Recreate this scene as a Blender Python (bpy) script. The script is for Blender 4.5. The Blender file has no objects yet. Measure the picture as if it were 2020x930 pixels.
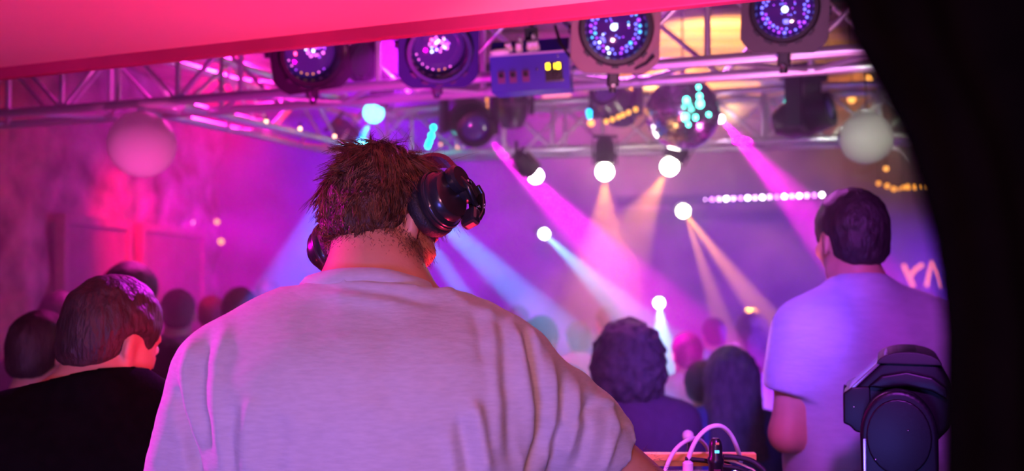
import bpy, bmesh, math, random
import numpy as np
from mathutils import Vector, Matrix, Quaternion

SC = bpy.context.scene
COL = SC.collection
PI = math.pi
random.seed(7)
RNG = np.random.default_rng(11)

# ------------------------------------------------------------------ camera
CAM = Vector((0.0, 0.0, 2.0))
FPX = 1964.0                      # focal length in pixels of the 2020 px wide frame
PITCH = math.atan(63.0 / FPX)     # looking slightly up
cam = bpy.data.objects.new('camera', bpy.data.cameras.new('camera'))
COL.objects.link(cam)
cam.location = CAM
cam.rotation_euler = (PI / 2 + PITCH, 0, 0)
cam.data.sensor_width = 36.0
cam.data.lens = 36.0 * FPX / 2020.0
cam.data.clip_start = 0.03
cam.data.dof.use_dof = True
cam.data.dof.focus_distance = 1.56
cam.data.dof.aperture_fstop = 3.0
SC.camera = cam
CR = Vector((1, 0, 0))
CF = Vector((0, math.cos(PITCH), math.sin(PITCH)))
CU = Vector((0, -math.sin(PITCH), math.cos(PITCH)))


def P(x, y, d):
    """world point seen at pixel x, y of the 2020 x 930 photograph, at depth d along the view axis"""
    return CAM + CF * d + CR * ((x - 1010) / FPX * d) + CU * ((465 - y) / FPX * d)


# ------------------------------------------------------------------ world, exposure
w = bpy.data.worlds.new('world')
SC.world = w
w.use_nodes = True
w.node_tree.nodes['Background'].inputs[0].default_value = (0.01, 0.008, 0.02, 1)
w.node_tree.nodes['Background'].inputs[1].default_value = 0.2
SC.view_settings.view_transform = 'Standard'
SC.view_settings.look = 'None'
SC.view_settings.exposure = 0.0
SC.view_settings.gamma = 1.0
SC.cycles.max_bounces = 5
SC.cycles.diffuse_bounces = 2
SC.cycles.glossy_bounces = 3
SC.cycles.transmission_bounces = 4
SC.cycles.volume_bounces = 0
SC.cycles.transparent_max_bounces = 8
SC.cycles.use_denoising = True
SC.cycles.caustics_reflective = False
SC.cycles.caustics_refractive = False
SC.cycles.sample_clamp_indirect = 6.0


# ------------------------------------------------------------------ light builders
def aim(o, loc, tgt):
    o.location = loc
    o.rotation_mode = 'QUATERNION'
    o.rotation_quaternion = (Vector(tgt) - Vector(loc)).to_track_quat('-Z', 'Y')


def spot(name, loc, tgt, watts, color, angle=30, blend=0.5, radius=0.03):
    l = bpy.data.lights.new(name, 'SPOT')
    l.energy = watts
    l.color = color
    l.spot_size = math.radians(angle)
    l.spot_blend = blend
    l.shadow_soft_size = radius
    o = bpy.data.objects.new(name, l)
    COL.objects.link(o)
    aim(o, loc, tgt)
    return o


def area(name, loc, tgt, watts, color, sx, sy, spread=180):
    l = bpy.data.lights.new(name, 'AREA')
    l.shape = 'RECTANGLE'
    l.size, l.size_y = sx, sy
    l.energy = watts
    l.color = color
    l.spread = math.radians(spread)
    o = bpy.data.objects.new(name, l)
    COL.objects.link(o)
    aim(o, loc, tgt)
    return o


MAGENTA = (1.0, 0.0, 0.80)
RED = (1.0, 0.03, 0.10)
ORANGE = (1.0, 0.32, 0.03)
WARM = (1.0, 0.55, 0.22)
CYAN = (0.05, 0.55, 1.0)
BLUE = (0.08, 0.12, 1.0)
VIOLET = (0.45, 0.12, 1.0)
PINK = (1.0, 0.25, 0.55)

# unseen booth lights, no fixtures (under the canopy, behind and beside the photographer, and on the desk)
spot('unseen_canopy_light', (-0.05, 1.75, 1.50), (-0.30, 2.00, 2.5), 80, (1.0, 0.022, 0.10), 130, 1.0, 0.06)
spot('unseen_canopy_light_left', (-1.25, 1.3, 1.3), (-1.1, 1.8, 2.5), 5, (1.0, 0.02, 0.12), 130, 1.0, 0.06)
spot('booth_red_key', (0.25, 0.35, 2.44), (-0.20, 1.52, 2.02), 85, (1.0, 0.16, 0.06), 34, 0.9, 0.06)
area('booth_blue_wash', (-0.7, -0.9, 1.2), (-0.2, 1.4, 1.5), 12, (0.16, 0.14, 1.0), 0.6, 0.6, 90)
area('booth_pink_wash', (-0.1, -0.9, 2.30), (0.0, 1.5, 1.7), 8.5, (1.0, 0.32, 0.45), 0.4, 0.4, 90)
spot('booth_violet_wash', (0.42, 0.9, 2.44), (0.75, 3.0, 1.5), 110, (0.55, 0.06, 1.0), 62, 0.8, 0.05)
spot('magenta_backlight', (-1.7, 1.85, 2.35), (-0.40, 1.45, 1.80), 150, (1.0, 0.0, 0.72), 38, 0.5, 0.06)
spot('violet_backlight', (0.55, 4.4, 3.32), (0.3, 1.9, 1.6), 130, (0.9, 0.12, 1.0), 60, 0.5, 0.06)
# unseen uplights added for the rig, no fixtures
spot('unseen_rig_light_magenta', (-0.35, 2.30, 1.50), (-0.50, 3.45, 2.64), 110, (1.0, 0.0, 0.75), 54, 0.8, 0.03)
spot('unseen_rig_light_blue', (0.05, 2.30, 1.50), (0.10, 3.1, 2.68), 34, (0.10, 0.05, 1.0), 44, 0.8, 0.03)
spot('unseen_rig_light_pink', (0.50, 2.62, 1.40), (0.75, 2.95, 2.65), 34, (1.0, 0.25, 0.75), 70, 0.8, 0.03)
# spots added without fixtures to colour the hall haze and walls
spot('added_red_wall_wash', (-0.9, 4.6, 3.30), (-2.6, 6.3, 1.5), 75, (1.0, 0.0, 0.05), 100, 0.7, 0.1)
spot('added_purple_hall_wash', (-0.7, 5.6, 3.32), (-1.4, 8.5, 1.7), 1600, (0.30, 0.0, 1.0), 78, 0.8, 0.1)
spot('added_magenta_hall_wash', (0.2, 5.7, 3.32), (0.5, 8.4, 1.5), 520, (0.95, 0.0, 1.0), 80, 0.8, 0.1)
spot('violet_hall_wash', (1.5, 5.6, 3.32), (1.3, 8.2, 1.0), 250, (0.22, 0.05, 1.0), 90, 0.8, 0.1)
spot('amber_ceiling_wash', (1.15, 5.25, 2.78), (1.25, 6.0, 3.4), 380, (1.0, 0.55, 0.20), 80, 0.8, 0.05)
spot('amber_wall_wash', (2.2, 6.2, 3.30), (2.75, 9.0, 2.75), 330, (1.0, 0.30, 0.03), 40, 0.8, 0.05)
spot('added_rose_hall_wash', (-1.6, 5.6, 3.30), (-2.45, 7.6, 1.4), 1200, (1.0, 0.0, 0.10), 62, 0.8, 0.1)
spot('globe_key', (0.60, 1.45, 2.45), (1.55, 4.35, 2.555), 300, (0.95, 1.0, 0.78), 9, 0.5, 0.02)  # added spot that brightens the pale globe
spot('globe_pink_key', (-1.0, 2.9, 1.3), (-1.38, 3.70, 2.57), 120, (1.0, 0.06, 0.5), 14, 0.5, 0.03)  # added spot that turns the left globe pink
spot('amber_slat_wash', (1.0, 6.1, 3.15), (1.2, 8.3, 3.42), 800, (1.0, 0.36, 0.05), 46, 0.8, 0.05)
spot('added_violet_side_wash', (3.9, 6.4, 1.9), (0.5, 7.3, 1.8), 2300, (0.20, 0.03, 1.0), 56, 0.9, 0.1)  # added to light the haze from the right
spot('added_magenta_side_wash', (-2.35, 6.9, 2.3), (1.0, 7.5, 1.9), 260, (1.0, 0.0, 0.85), 50, 0.9, 0.1)  # added to light the haze from the left
spot('booth_blue_fill', (0.35, 0.9, 2.44), (0.80, 3.9, 1.45), 300, (0.10, 0.06, 1.0), 21, 0.8, 0.05)  # added fill to turn the near crowd blue
spot('booth_plum_fill', (-0.9, 0.9, 2.40), (-1.7, 5.0, 1.70), 18, (0.7, 0.02, 0.6), 44, 0.8, 0.05)  # added fill for the dark heads at the left
spot('rig_front_pink', (0.33, 0.75, 1.90), (0.30, 3.0, 2.66), 110, (1.0, 0.34, 0.62), 46, 0.8, 0.03)  # added to brighten the control box plugs and gel frames
spot('mirror_ball_fill_amber', (-0.3, 3.4, 1.45), (0.764, 4.42, 2.70), 60, (1.0, 0.45, 0.12), 9, 0.5, 0.02)  # two added spots that colour the mirror ball
spot('mirror_ball_fill_pink', (1.9, 3.7, 1.6), (0.764, 4.42, 2.70), 60, (1.0, 0.12, 0.8), 9, 0.5, 0.02)
spot('left_rim_backlight', (-0.25, 4.0, 3.05), (-0.85, 2.05, 1.85), 650, (0.85, 0.02, 1.0), 24, 0.6, 0.05)  # added rim light for the jacketed person
spot('crowd_rim_backlight', (-1.25, 4.95, 3.33), (-1.5, 3.4, 1.75), 420, (1.0, 0.02, 0.55), 60, 0.7, 0.05)  # added rim light for the left crowd


# ------------------------------------------------------------------ materials
def _bsdf(m):
    return m.node_tree.nodes['Principled BSDF']


def mat(name, color, rough=0.5, metal=0.0, var=0.0, scale=20.0, bump=0.0, bscale=None, stretch=(1, 1, 1),
        sheen=0.0, coat=0.0, spec=0.5, trans=0.0, ior=1.45):
    m = bpy.data.materials.new(name)
    m.use_nodes = True
    nt = m.node_tree
    b = _bsdf(m)
    b.inputs['Base Color'].default_value = (*color, 1)
    b.inputs['Roughness'].default_value = rough
    b.inputs['Metallic'].default_value = metal
    b.inputs['Sheen Weight'].default_value = sheen
    b.inputs['Coat Weight'].default_value = coat
    b.inputs['Specular IOR Level'].default_value = spec
    b.inputs['Transmission Weight'].default_value = trans
    b.inputs['IOR'].default_value = ior
    if var or bump:
        tc = nt.nodes.new('ShaderNodeTexCoord')
        mp = nt.nodes.new('ShaderNodeMapping')
        mp.inputs['Scale'].default_value = stretch
        nt.links.new(tc.outputs['Object'], mp.inputs['Vector'])
        n = nt.nodes.new('ShaderNodeTexNoise')
        n.inputs['Scale'].default_value = scale
        n.inputs['Detail'].default_value = 5
        nt.links.new(mp.outputs[0], n.inputs['Vector'])
        if var:
            r = nt.nodes.new('ShaderNodeValToRGB')
            r.color_ramp.elements[0].position = 0.3
            r.color_ramp.elements[1].position = 0.7
            r.color_ramp.elements[0].color = (*[c * (1 - var) for c in color], 1)
            r.color_ramp.elements[1].color = (*[min(1, c * (1 + var)) for c in color], 1)
            nt.links.new(n.outputs['Fac'], r.inputs['Fac'])
            nt.links.new(r.outputs[0], b.inputs['Base Color'])
        if bump:
            n2 = n
            if bscale:
                n2 = nt.nodes.new('ShaderNodeTexNoise')
                n2.inputs['Scale'].default_value = bscale
                n2.inputs['Detail'].default_value = 4
                nt.links.new(mp.outputs[0], n2.inputs['Vector'])
            bp = nt.nodes.new('ShaderNodeBump')
            bp.inputs['Strength'].default_value = bump
            bp.inputs['Distance'].default_value = 0.02
            nt.links.new(n2.outputs['Fac'], bp.inputs['Height'])
            nt.links.new(bp.outputs[0], b.inputs['Normal'])
    return m


def glow(name, color, strength, sampled=False):
    m = bpy.data.materials.new(name)
    m.use_nodes = True
    b = _bsdf(m)
    b.inputs['Base Color'].default_value = (*[c * 0.3 for c in color], 1)
    b.inputs['Emission Color'].default_value = (*color, 1)
    b.inputs['Emission Strength'].default_value = strength
    if not sampled:
        m.cycles.emission_sampling = 'NONE'
    return m


# ------------------------------------------------------------------ objects
def tag(o, label=None, cat=None, group=None, kind=None):
    if label: o['label'] = label
    if cat: o['category'] = cat
    if group: o['group'] = group
    if kind: o['kind'] = kind
    return o


def empty(name, loc=(0, 0, 0), label=None, cat=None, group=None, quat=None):
    o = bpy.data.objects.new(name, None)
    o.empty_display_size = 0.05
    COL.objects.link(o)
    o.location = loc
    if quat is not None:
        o.rotation_mode = 'QUATERNION'
        o.rotation_quaternion = quat
    return tag(o, label, cat, group)


def link(name, me, m=None, parent=None, smooth=False):
    if m is not None and not len(me.materials):
        me.materials.append(m)
    o = bpy.data.objects.new(name, me)
    COL.objects.link(o)
    if parent is not None:
        o.parent = parent
    if smooth:
        me.polygons.foreach_set('use_smooth', np.ones(len(me.polygons), dtype=bool))
        me.update()
    return o


def world_child(o, parent):
    """parent o while its vertices stay in world coordinates (parent transform is final)"""
    o.parent = parent
    bpy.context.view_layer.update()
    o.matrix_parent_inverse = parent_matrix(parent).inverted()
    return o


def parent_matrix(o):
    q = o.rotation_quaternion if o.rotation_mode == 'QUATERNION' else o.rotation_euler.to_quaternion()
    m = Matrix.Translation(o.location) @ q.to_matrix().to_4x4() @ Matrix.Diagonal((*o.scale, 1))
    if o.parent is not None:
        m = parent_matrix(o.parent) @ o.matrix_parent_inverse @ m
    return m


def basis(z, xhint=(1, 0, 0)):
    z = Vector(z).normalized()
    x = Vector(xhint) - z * Vector(xhint).dot(z)
    if x.length < 1e-4:
        x = Vector((0, 1, 0)) - z * z.y
    x.normalize()
    y = z.cross(x)
    return Matrix((x, y, z)).transposed()


class MB:
    """collects shapes, builds one mesh object"""

    def __init__(self):
        self.v, self.f = [], []

    def add(self, vs, fs):
        n = len(self.v)
        self.v += [tuple(p) for p in vs]
        self.f += [[i + n for i in f] for f in fs]
        return self

    def box(self, c, s, R=None, bev=0.0):
        c = Vector(c)
        hx, hy, hz = s[0] / 2, s[1] / 2, s[2] / 2
        if bev:
            b = min(bev, hx * .9, hy * .9, hz * .9)
            bm = bmesh.new()
            bmesh.ops.create_cube(bm, size=1)
            for v in bm.verts: v.co = Vector((v.co.x * s[0], v.co.y * s[1], v.co.z * s[2]))
            bmesh.ops.bevel(bm, geom=bm.edges[:], offset=b, segments=2, affect='EDGES', profile=0.6)
            bm.verts.index_update()
            vs = [v.co.copy() for v in bm.verts]
            fs = [[v.index for v in f.verts] for f in bm.faces]
            bm.free()
        else:
            vs = [Vector((x * hx, y * hy, z * hz)) for x in (-1, 1) for y in (-1, 1) for z in (-1, 1)]
            fs = [[0, 1, 3, 2], [4, 6, 7, 5], [0, 4, 5, 1], [2, 3, 7, 6], [0, 2, 6, 4], [1, 5, 7, 3]]
        if R is not None: vs = [R @ v for v in vs]
        return self.add([c + v for v in vs], fs)

    def tube(self, pts, r, n=8, caps=True):
        pts = [Vector(p) for p in pts]
        m = len(pts)
        rs = r if isinstance(r, (list, tuple)) else [r] * m
        t0 = (pts[1] - pts[0]).normalized()
        B = basis(t0)
        ux, uy = B.col[0].copy(), B.col[1].copy()
        vs, fs = [], []
        for i, p in enumerate(pts):
            t = (pts[min(i + 1, m - 1)] - pts[max(i - 1, 0)]).normalized()
            ux = (ux - t * ux.dot(t)).normalized()
            uy = t.cross(ux)
            for k in range(n):
                a = 2 * PI * k / n
                vs.append(p + (ux * math.cos(a) + uy * math.sin(a)) * rs[i])
        for i in range(m - 1):
            for k in range(n):
                fs.append([i * n + k, i * n + (k + 1) % n, (i + 1) * n + (k + 1) % n, (i + 1) * n + k])
        if caps:
            fs.append(list(range(n))[::-1])
            fs.append([(m - 1) * n + k for k in range(n)])
        return self.add(vs, fs)

    def lathe(self, prof, c=(0, 0, 0), R=None, n=24, sx=1.0, sy=1.0):
        """profile [(radius, z)...] around the local z axis"""
        c = Vector(c)
        vs, fs, ring = [], [], []
        for (r, z) in prof:
            if r < 1e-6:
                ring.append([len(vs)] * n)
                vs.append(Vector((0, 0, z)))
            else:
                ring.append([len(vs) + k for k in range(n)])
                vs += [Vector((r * sx * math.cos(2 * PI * k / n), r * sy * math.sin(2 * PI * k / n), z)) for k in range(n)]
        for i in range(len(prof) - 1):
            a, b = ring[i], ring[i + 1]
            for k in range(n):
                k2 = (k + 1) % n
                q = []
                for t in (a[k], a[k2], b[k2], b[k]):
                    if t not in q: q.append(t)
                if len(q) >= 3: fs.append(q)
        if R is not None: vs = [R @ v for v in vs]
        return self.add([c + v for v in vs], fs)

    def sphere(self, c, r, n=16, m=10, R=None, s=(1, 1, 1)):
        prof = [(r * math.sin(PI * i / m), -r * math.cos(PI * i / m)) for i in range(m + 1)]
        k = MB().lathe(prof, n=n)
        vs = [Vector((v[0] * s[0], v[1] * s[1], v[2] * s[2])) for v in k.v]
        if R is not None: vs = [R @ v for v in vs]
        return self.add([Vector(c) + v for v in vs], k.f)

    def plate(self, outer, hole, z0, z1, c=(0, 0, 0), R=None):
        """flat ring plate: outer and hole are lists of the same number of 2D points"""
        n = len(outer)
        vs = []
        for z in (z0, z1):
            vs += [Vector((p[0], p[1], z)) for p in outer] + [Vector((p[0], p[1], z)) for p in hole]
        fs = []
        for k in range(n):
            j = (k + 1) % n
            fs += [[2 * n + k, 2 * n + j, 3 * n + j, 3 * n + k], [k, n + k, n + j, j],
                   [k, j, 2 * n + j, 2 * n + k], [n + k, 3 * n + k, 3 * n + j, n + j]]
        if R is not None: vs = [R @ v for v in vs]
        return self.add([Vector(c) + v for v in vs], fs)

    def mesh(self, name):
        me = bpy.data.meshes.new(name)
        me.from_pydata([tuple(v) for v in self.v], [], self.f)
        me.update()
        return me

    def build(self, name, m, parent=None, smooth=False, world=False):
        o = link(name, self.mesh(name), m, None, smooth)
        if smooth == 'auto':
            o.data.set_sharp_from_angle(angle=math.radians(38))
        if parent is not None:
            if world: world_child(o, parent)
            else: o.parent = parent
        return o


def copy_tree(o, parent=None):
    c = o.copy()
    COL.objects.link(c)
    if parent is not None: c.parent = parent
    for ch in [x for x in bpy.data.objects if x.parent == o]:
        copy_tree(ch, c)
    return c


# ------------------------------------------------------------------ implicit surfaces for bodies and cloth
class Field:
    def __init__(self, lo, hi, h):
        self.lo = np.array(lo, dtype=np.float32)
        self.h = h
        self.n = np.maximum(4, np.ceil((np.array(hi) - np.array(lo)) / h).astype(int) + 1)
        self.d = np.full(self.n, 9.0, dtype=np.float32)

    def _box(self, lo, hi):
        a = np.clip(np.floor((np.array(lo) - self.lo) / self.h).astype(int), 0, self.n)
        b = np.clip(np.ceil((np.array(hi) - self.lo) / self.h).astype(int) + 1, 0, self.n)
        if np.any(b <= a): return None
        g = [(self.lo[i] + self.h * np.arange(a[i], b[i])).astype(np.float32) for i in range(3)]
        X, Y, Z = np.meshgrid(*g, indexing='ij', sparse=True)
        return (slice(a[0], b[0]), slice(a[1], b[1]), slice(a[2], b[2])), X, Y, Z

    def _union(self, sl, d, k):
        A = self.d[sl]
        if k > 0:
            hh = np.maximum(k - np.abs(A - d), 0) / k
            self.d[sl] = np.minimum(A, d) - hh * hh * k * 0.25
        else:
            self.d[sl] = np.minimum(A, d)

    def _cut(self, sl, d, k):
        A = self.d[sl]
        if k > 0:
            hh = np.maximum(k - np.abs(A + d), 0) / k
            self.d[sl] = np.maximum(A, -d) + hh * hh * k * 0.25
        else:
            self.d[sl] = np.maximum(A, -d)

    def cone(self, a, b, ra, rb, k=0.03, cut=False):
        a, b = np.array(a, dtype=np.float32), np.array(b, dtype=np.float32)
        m = max(ra, rb) + k + 2.5 * self.h
        r = self._box(np.minimum(a, b) - m, np.maximum(a, b) + m)
        if r is None: return self
        sl, X, Y, Z = r
        ba = b - a
        L2 = max(float(ba @ ba), 1e-9)
        t = np.clip(((X - a[0]) * ba[0] + (Y - a[1]) * ba[1] + (Z - a[2]) * ba[2]) / L2, 0, 1)
        d = np.sqrt((X - a[0] - t * ba[0]) ** 2 + (Y - a[1] - t * ba[1]) ** 2 + (Z - a[2] - t * ba[2]) ** 2) - (ra + (rb - ra) * t)
        (self._cut if cut else self._union)(sl, d, k)
        return self

    def ell(self, c, r, R=None, k=0.03, cut=False):
        c = np.array(c, dtype=np.float32)
        m = max(r) + k + 2.5 * self.h
        q = self._box(c - m, c + m)
        if q is None: return self
        sl, X, Y, Z = q
        x, y, z = X - c[0], Y - c[1], Z - c[2]
        if R is not None:
            R = np.array(R, dtype=np.float32)
            x, y, z = (R[0, 0] * x + R[1, 0] * y + R[2, 0] * z, R[0, 1] * x + R[1, 1] * y + R[2, 1] * z,
                       R[0, 2] * x + R[1, 2] * y + R[2, 2] * z)
        k0 = np.sqrt((x / r[0]) ** 2 + (y / r[1]) ** 2 + (z / r[2]) ** 2)
        k1 = np.sqrt((x / r[0] ** 2) ** 2 + (y / r[1] ** 2) ** 2 + (z / r[2] ** 2) ** 2)
        d = k0 * (k0 - 1) / np.maximum(k1, 1e-6)
        (self._cut if cut else self._union)(sl, d, k)
        return self

    def half(self, p, n, k=0.0, near=None):
        """cut away everything on the side n points to (only inside the sphere near=(c, r) if given)"""
        n = np.array(n, dtype=np.float32)
        n = n / np.linalg.norm(n)
        if near is None:
            q = self._box(self.lo, self.lo + self.h * (self.n - 1))
        else:
            q = self._box(np.array(near[0]) - near[1], np.array(near[0]) + near[1])
        if q is None: return self
        sl, X, Y, Z = q
        d = -((X - p[0]) * n[0] + (Y - p[1]) * n[1] + (Z - p[2]) * n[2])
        if near is not None:
            s = np.sqrt((X - near[0][0]) ** 2 + (Y - near[0][1]) ** 2 + (Z - near[0][2]) ** 2) - near[1]
            d = np.maximum(d, s)
        self._cut(sl, d, k)
        return self

    def surf(self):
        """naive surface nets -> vertices, quads"""
        D = self.d
        D[0], D[-1] = 9, 9
        D[:, 0], D[:, -1] = 9, 9
        D[:, :, 0], D[:, :, -1] = 9, 9
        S = D < 0
        nx, ny, nz = D.shape
        cnt = np.zeros((nx - 1, ny - 1, nz - 1), dtype=np.int8)
        for i in (0, 1):
            for j in (0, 1):
                for k in (0, 1):
                    cnt += S[i:nx - 1 + i, j:ny - 1 + j, k:nz - 1 + k]
        act = (cnt > 0) & (cnt < 8)
        I = np.argwhere(act)
        idx = np.full(act.shape, -1, dtype=np.int64)
        idx[act] = np.arange(len(I))
        acc = np.zeros((len(I), 3))
        num = np.zeros(len(I))
        corners = [(i, j, k) for i in (0, 1) for j in (0, 1) for k in (0, 1)]
        vals = {c: D[I[:, 0] + c[0], I[:, 1] + c[1], I[:, 2] + c[2]] for c in corners}
        for c in corners:
            for ax in range(3):
                if c[ax]: continue
                e = list(c); e[ax] = 1; e = tuple(e)
                a, b = vals[c], vals[e]
                x = (a < 0) != (b < 0)
                t = np.where(x, a / np.where(x, a - b, 1), 0)
                p = np.array(c, dtype=float)[None, :].repeat(len(I), 0)
                p[:, ax] += t
                acc[x] += p[x]
                num += x
        V = self.lo + self.h * (I + acc / num[:, None])
        F = []
        for ax in range(3):
            o1, o2 = [(1, 2), (2, 0), (0, 1)][ax]
            sa = [slice(1, -1)] * 3; sb = [slice(1, -1)] * 3
            sa[ax] = slice(0, -1); sb[ax] = slice(1, None)
            A, B = S[tuple(sa)], S[tuple(sb)]
            for flip in (False, True):
                E = np.argwhere((A & ~B) if not flip else (~A & B))
                if not len(E): continue
                off = np.ones(3, dtype=int); off[ax] = 0
                E = E + off
                q = []
                for (u, v) in ((0, 0), (1, 0), (1, 1), (0, 1)):
                    K = E.copy(); K[:, o1] -= u; K[:, o2] -= v
                    q.append(idx[K[:, 0], K[:, 1], K[:, 2]])
                q = np.stack(q, 1)
                F.append(q[:, ::-1] if flip else q)
        F = np.concatenate(F)
        return V, F


def laplace(V, F, it=2, lam=0.5):
    e = np.concatenate([F[:, [0, 1]], F[:, [1, 2]], F[:, [2, 3]], F[:, [3, 0]]])
    e = np.concatenate([e, e[:, ::-1]])
    n = np.bincount(e[:, 0], minlength=len(V)).astype(float)
    for _ in range(it):
        s = np.stack([np.bincount(e[:, 0], weights=V[e[:, 1], a], minlength=len(V)) for a in range(3)], 1)
        V = V + lam * (s / np.maximum(n, 1)[:, None] - V)
    return V


def normals(V, F):
    n = np.cross(V[F[:, 2]] - V[F[:, 0]], V[F[:, 3]] - V[F[:, 1]])
    N = np.zeros_like(V)
    for a in range(4):
        for c in range(3):
            N[:, c] += np.bincount(F[:, a], weights=n[:, c], minlength=len(V))
    return N / np.maximum(np.linalg.norm(N, axis=1), 1e-9)[:, None]


def subdivide(V, F):
    """one Catmull-like linear split of a quad mesh followed by light smoothing"""
    E = np.concatenate([F[:, [0, 1]], F[:, [1, 2]], F[:, [2, 3]], F[:, [3, 0]]])
    Es = np.sort(E, 1)
    U, inv = np.unique(Es, axis=0, return_inverse=True)
    inv = inv.reshape(-1)
    n, m, k = len(V), len(U), len(F)
    V2 = np.concatenate([V, (V[U[:, 0]] + V[U[:, 1]]) / 2, V[F].mean(1)])
    e = [n + inv[i * k:(i + 1) * k] for i in range(4)]
    c = n + m + np.arange(k)
    F2 = np.concatenate([np.stack([F[:, i], e[i], c, e[i - 1]], 1) for i in range(4)])
    return laplace(V2, F2, 1, 0.5), F2


def vnoise(V, scale, seed=0):
    """cheap smooth 3D value noise in -1..1"""
    r = np.random.default_rng(seed).random((32, 32, 32)) * 2 - 1
    p = V * scale
    i = np.floor(p).astype(int)
    f = p - i
    f = f * f * (3 - 2 * f)
    o = 0
    for a in (0, 1):
        for b in (0, 1):
            for c in (0, 1):
                wgt = (f[:, 0] if a else 1 - f[:, 0]) * (f[:, 1] if b else 1 - f[:, 1]) * (f[:, 2] if c else 1 - f[:, 2])
                o = o + wgt * r[(i[:, 0] + a) % 32, (i[:, 1] + b) % 32, (i[:, 2] + c) % 32]
    return o


def quads(name, V, F):
    me = bpy.data.meshes.new(name)
    me.vertices.add(len(V))
    me.vertices.foreach_set('co', np.ascontiguousarray(V, dtype=np.float32).ravel())
    k = F.shape[1]
    me.loops.add(F.size)
    me.loops.foreach_set('vertex_index', np.ascontiguousarray(F, dtype=np.int32).ravel())
    me.polygons.add(len(F))
    me.polygons.foreach_set('loop_start', np.arange(0, F.size, k, dtype=np.int32))
    me.polygons.foreach_set('use_smooth', np.ones(len(F), dtype=bool))
    me.update(calc_edges=True)
    me.validate()
    return me


def strands(name, roots, dirs, n=4, width=0.0006):
    """thin tapered three-sided hairs; roots (N,3), dirs = function s -> offsets (N,3)"""
    N = len(roots)
    S = np.linspace(0, 1, n + 1)
    C = np.stack([roots + dirs(s) for s in S], 1)
    T = np.gradient(C, axis=1)
    T /= np.maximum(np.linalg.norm(T, axis=2, keepdims=True), 1e-9)
    up = RNG.normal(size=(N, 1, 3))
    A = np.cross(T, np.broadcast_to(up, T.shape))
    A /= np.maximum(np.linalg.norm(A, axis=2, keepdims=True), 1e-9)
    B = np.cross(T, A)
    V = []
    for k in range(3):
        a = 2 * PI * k / 3
        wd = (width * (1 - 0.75 * S))[None, :, None]
        V.append(C + (A * math.cos(a) + B * math.sin(a)) * wd)
    V = np.stack(V, 2)                               # N, n+1, 3, 3
    base = (np.arange(N) * (n + 1) * 3)[:, None, None]
    F = []
    for k in range(3):
        j = (k + 1) % 3
        i = np.arange(n) * 3
        q = np.stack([i + k, i + j, i + 3 + j, i + 3 + k], 1)
        F.append(base + q[None])
    F = np.concatenate(F, 1).reshape(-1, 4)
    return quads(name, V.reshape(-1, 3), F)


# ------------------------------------------------------------------ people
def lerp(a, b, t):
    return np.array(a) * (1 - t) + np.array(b) * t


def unit(v):
    v = np.array(v, dtype=float)
    return v / max(np.linalg.norm(v), 1e-9)


def head_matrix(yaw=0, pitch=0, roll=0):
    """yaw to the right, pitch = chin down, roll = towards the left shoulder, in degrees"""
    return np.array(Matrix.Rotation(math.radians(-yaw), 3, 'Z') @ Matrix.Rotation(math.radians(-pitch), 3, 'X')
                    @ Matrix.Rotation(math.radians(-roll), 3, 'Y'))


def add_head(F, c, R, s=1.0, ears=True):
    c = np.array(c, dtype=float)
    L = lambda x, y, z: c + R @ (np.array((x, y, z)) * s)
    e = lambda p, r, k=0.02, cut=False: F.ell(L(*p), [q * s for q in r], R, k, cut)
    o = lambda a, b, ra, rb, k=0.015, cut=False: F.cone(L(*a), L(*b), ra * s, rb * s, k, cut)
    e((0, -0.005, 0.025), (0.077, 0.097, 0.090))
    e((0, 0.030, -0.030), (0.064, 0.066, 0.085))
    o((-0.045, 0.02, -0.085), (0, 0.078, -0.108), 0.022, 0.020)
    o((0.045, 0.02, -0.085), (0, 0.078, -0.108), 0.022, 0.020)
    o((-0.036, 0.080, 0.018), (0.036, 0.080, 0.018), 0.013, 0.013)         # brow
    for q in (-1, 1):
        e((q * 0.033, 0.098, -0.004), (0.017, 0.016, 0.011), 0.01, True)    # eye sockets
        o((q * 0.048, 0.066, -0.028), (q * 0.055, 0.04, -0.022), 0.018, 0.016)
        if ears:
            Re = R @ np.array(Matrix.Rotation(q * 0.42, 3, 'Z'))
            pe = L(q * 0.080, -0.010, -0.012)
            F.ell(pe, (0.009 * s, 0.019 * s, 0.031 * s), Re, 0.008)
            F.ell(L(q * 0.090, -0.003, -0.010), (0.006 * s, 0.011 * s, 0.020 * s), Re, 0.004, True)
            F.ell(L(q * 0.079, 0.000, -0.038), (0.007 * s, 0.009 * s, 0.011 * s), Re, 0.008)
    o((0, 0.094, 0.004), (0, 0.112, -0.034), 0.008, 0.013, 0.010)           # nose
    for q in (-1, 1): o((q * 0.009, 0.102, -0.037), (q * 0.012, 0.098, -0.037), 0.008, 0.007, 0.006)
    e((0, 0.092, -0.066), (0.024, 0.012, 0.006), 0.006)
    e((0, 0.091, -0.076), (0.021, 0.012, 0.007), 0.006)
    o((-0.028, 0.103, -0.071), (0.028, 0.103, -0.071), 0.002, 0.002, 0.004, True)


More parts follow.
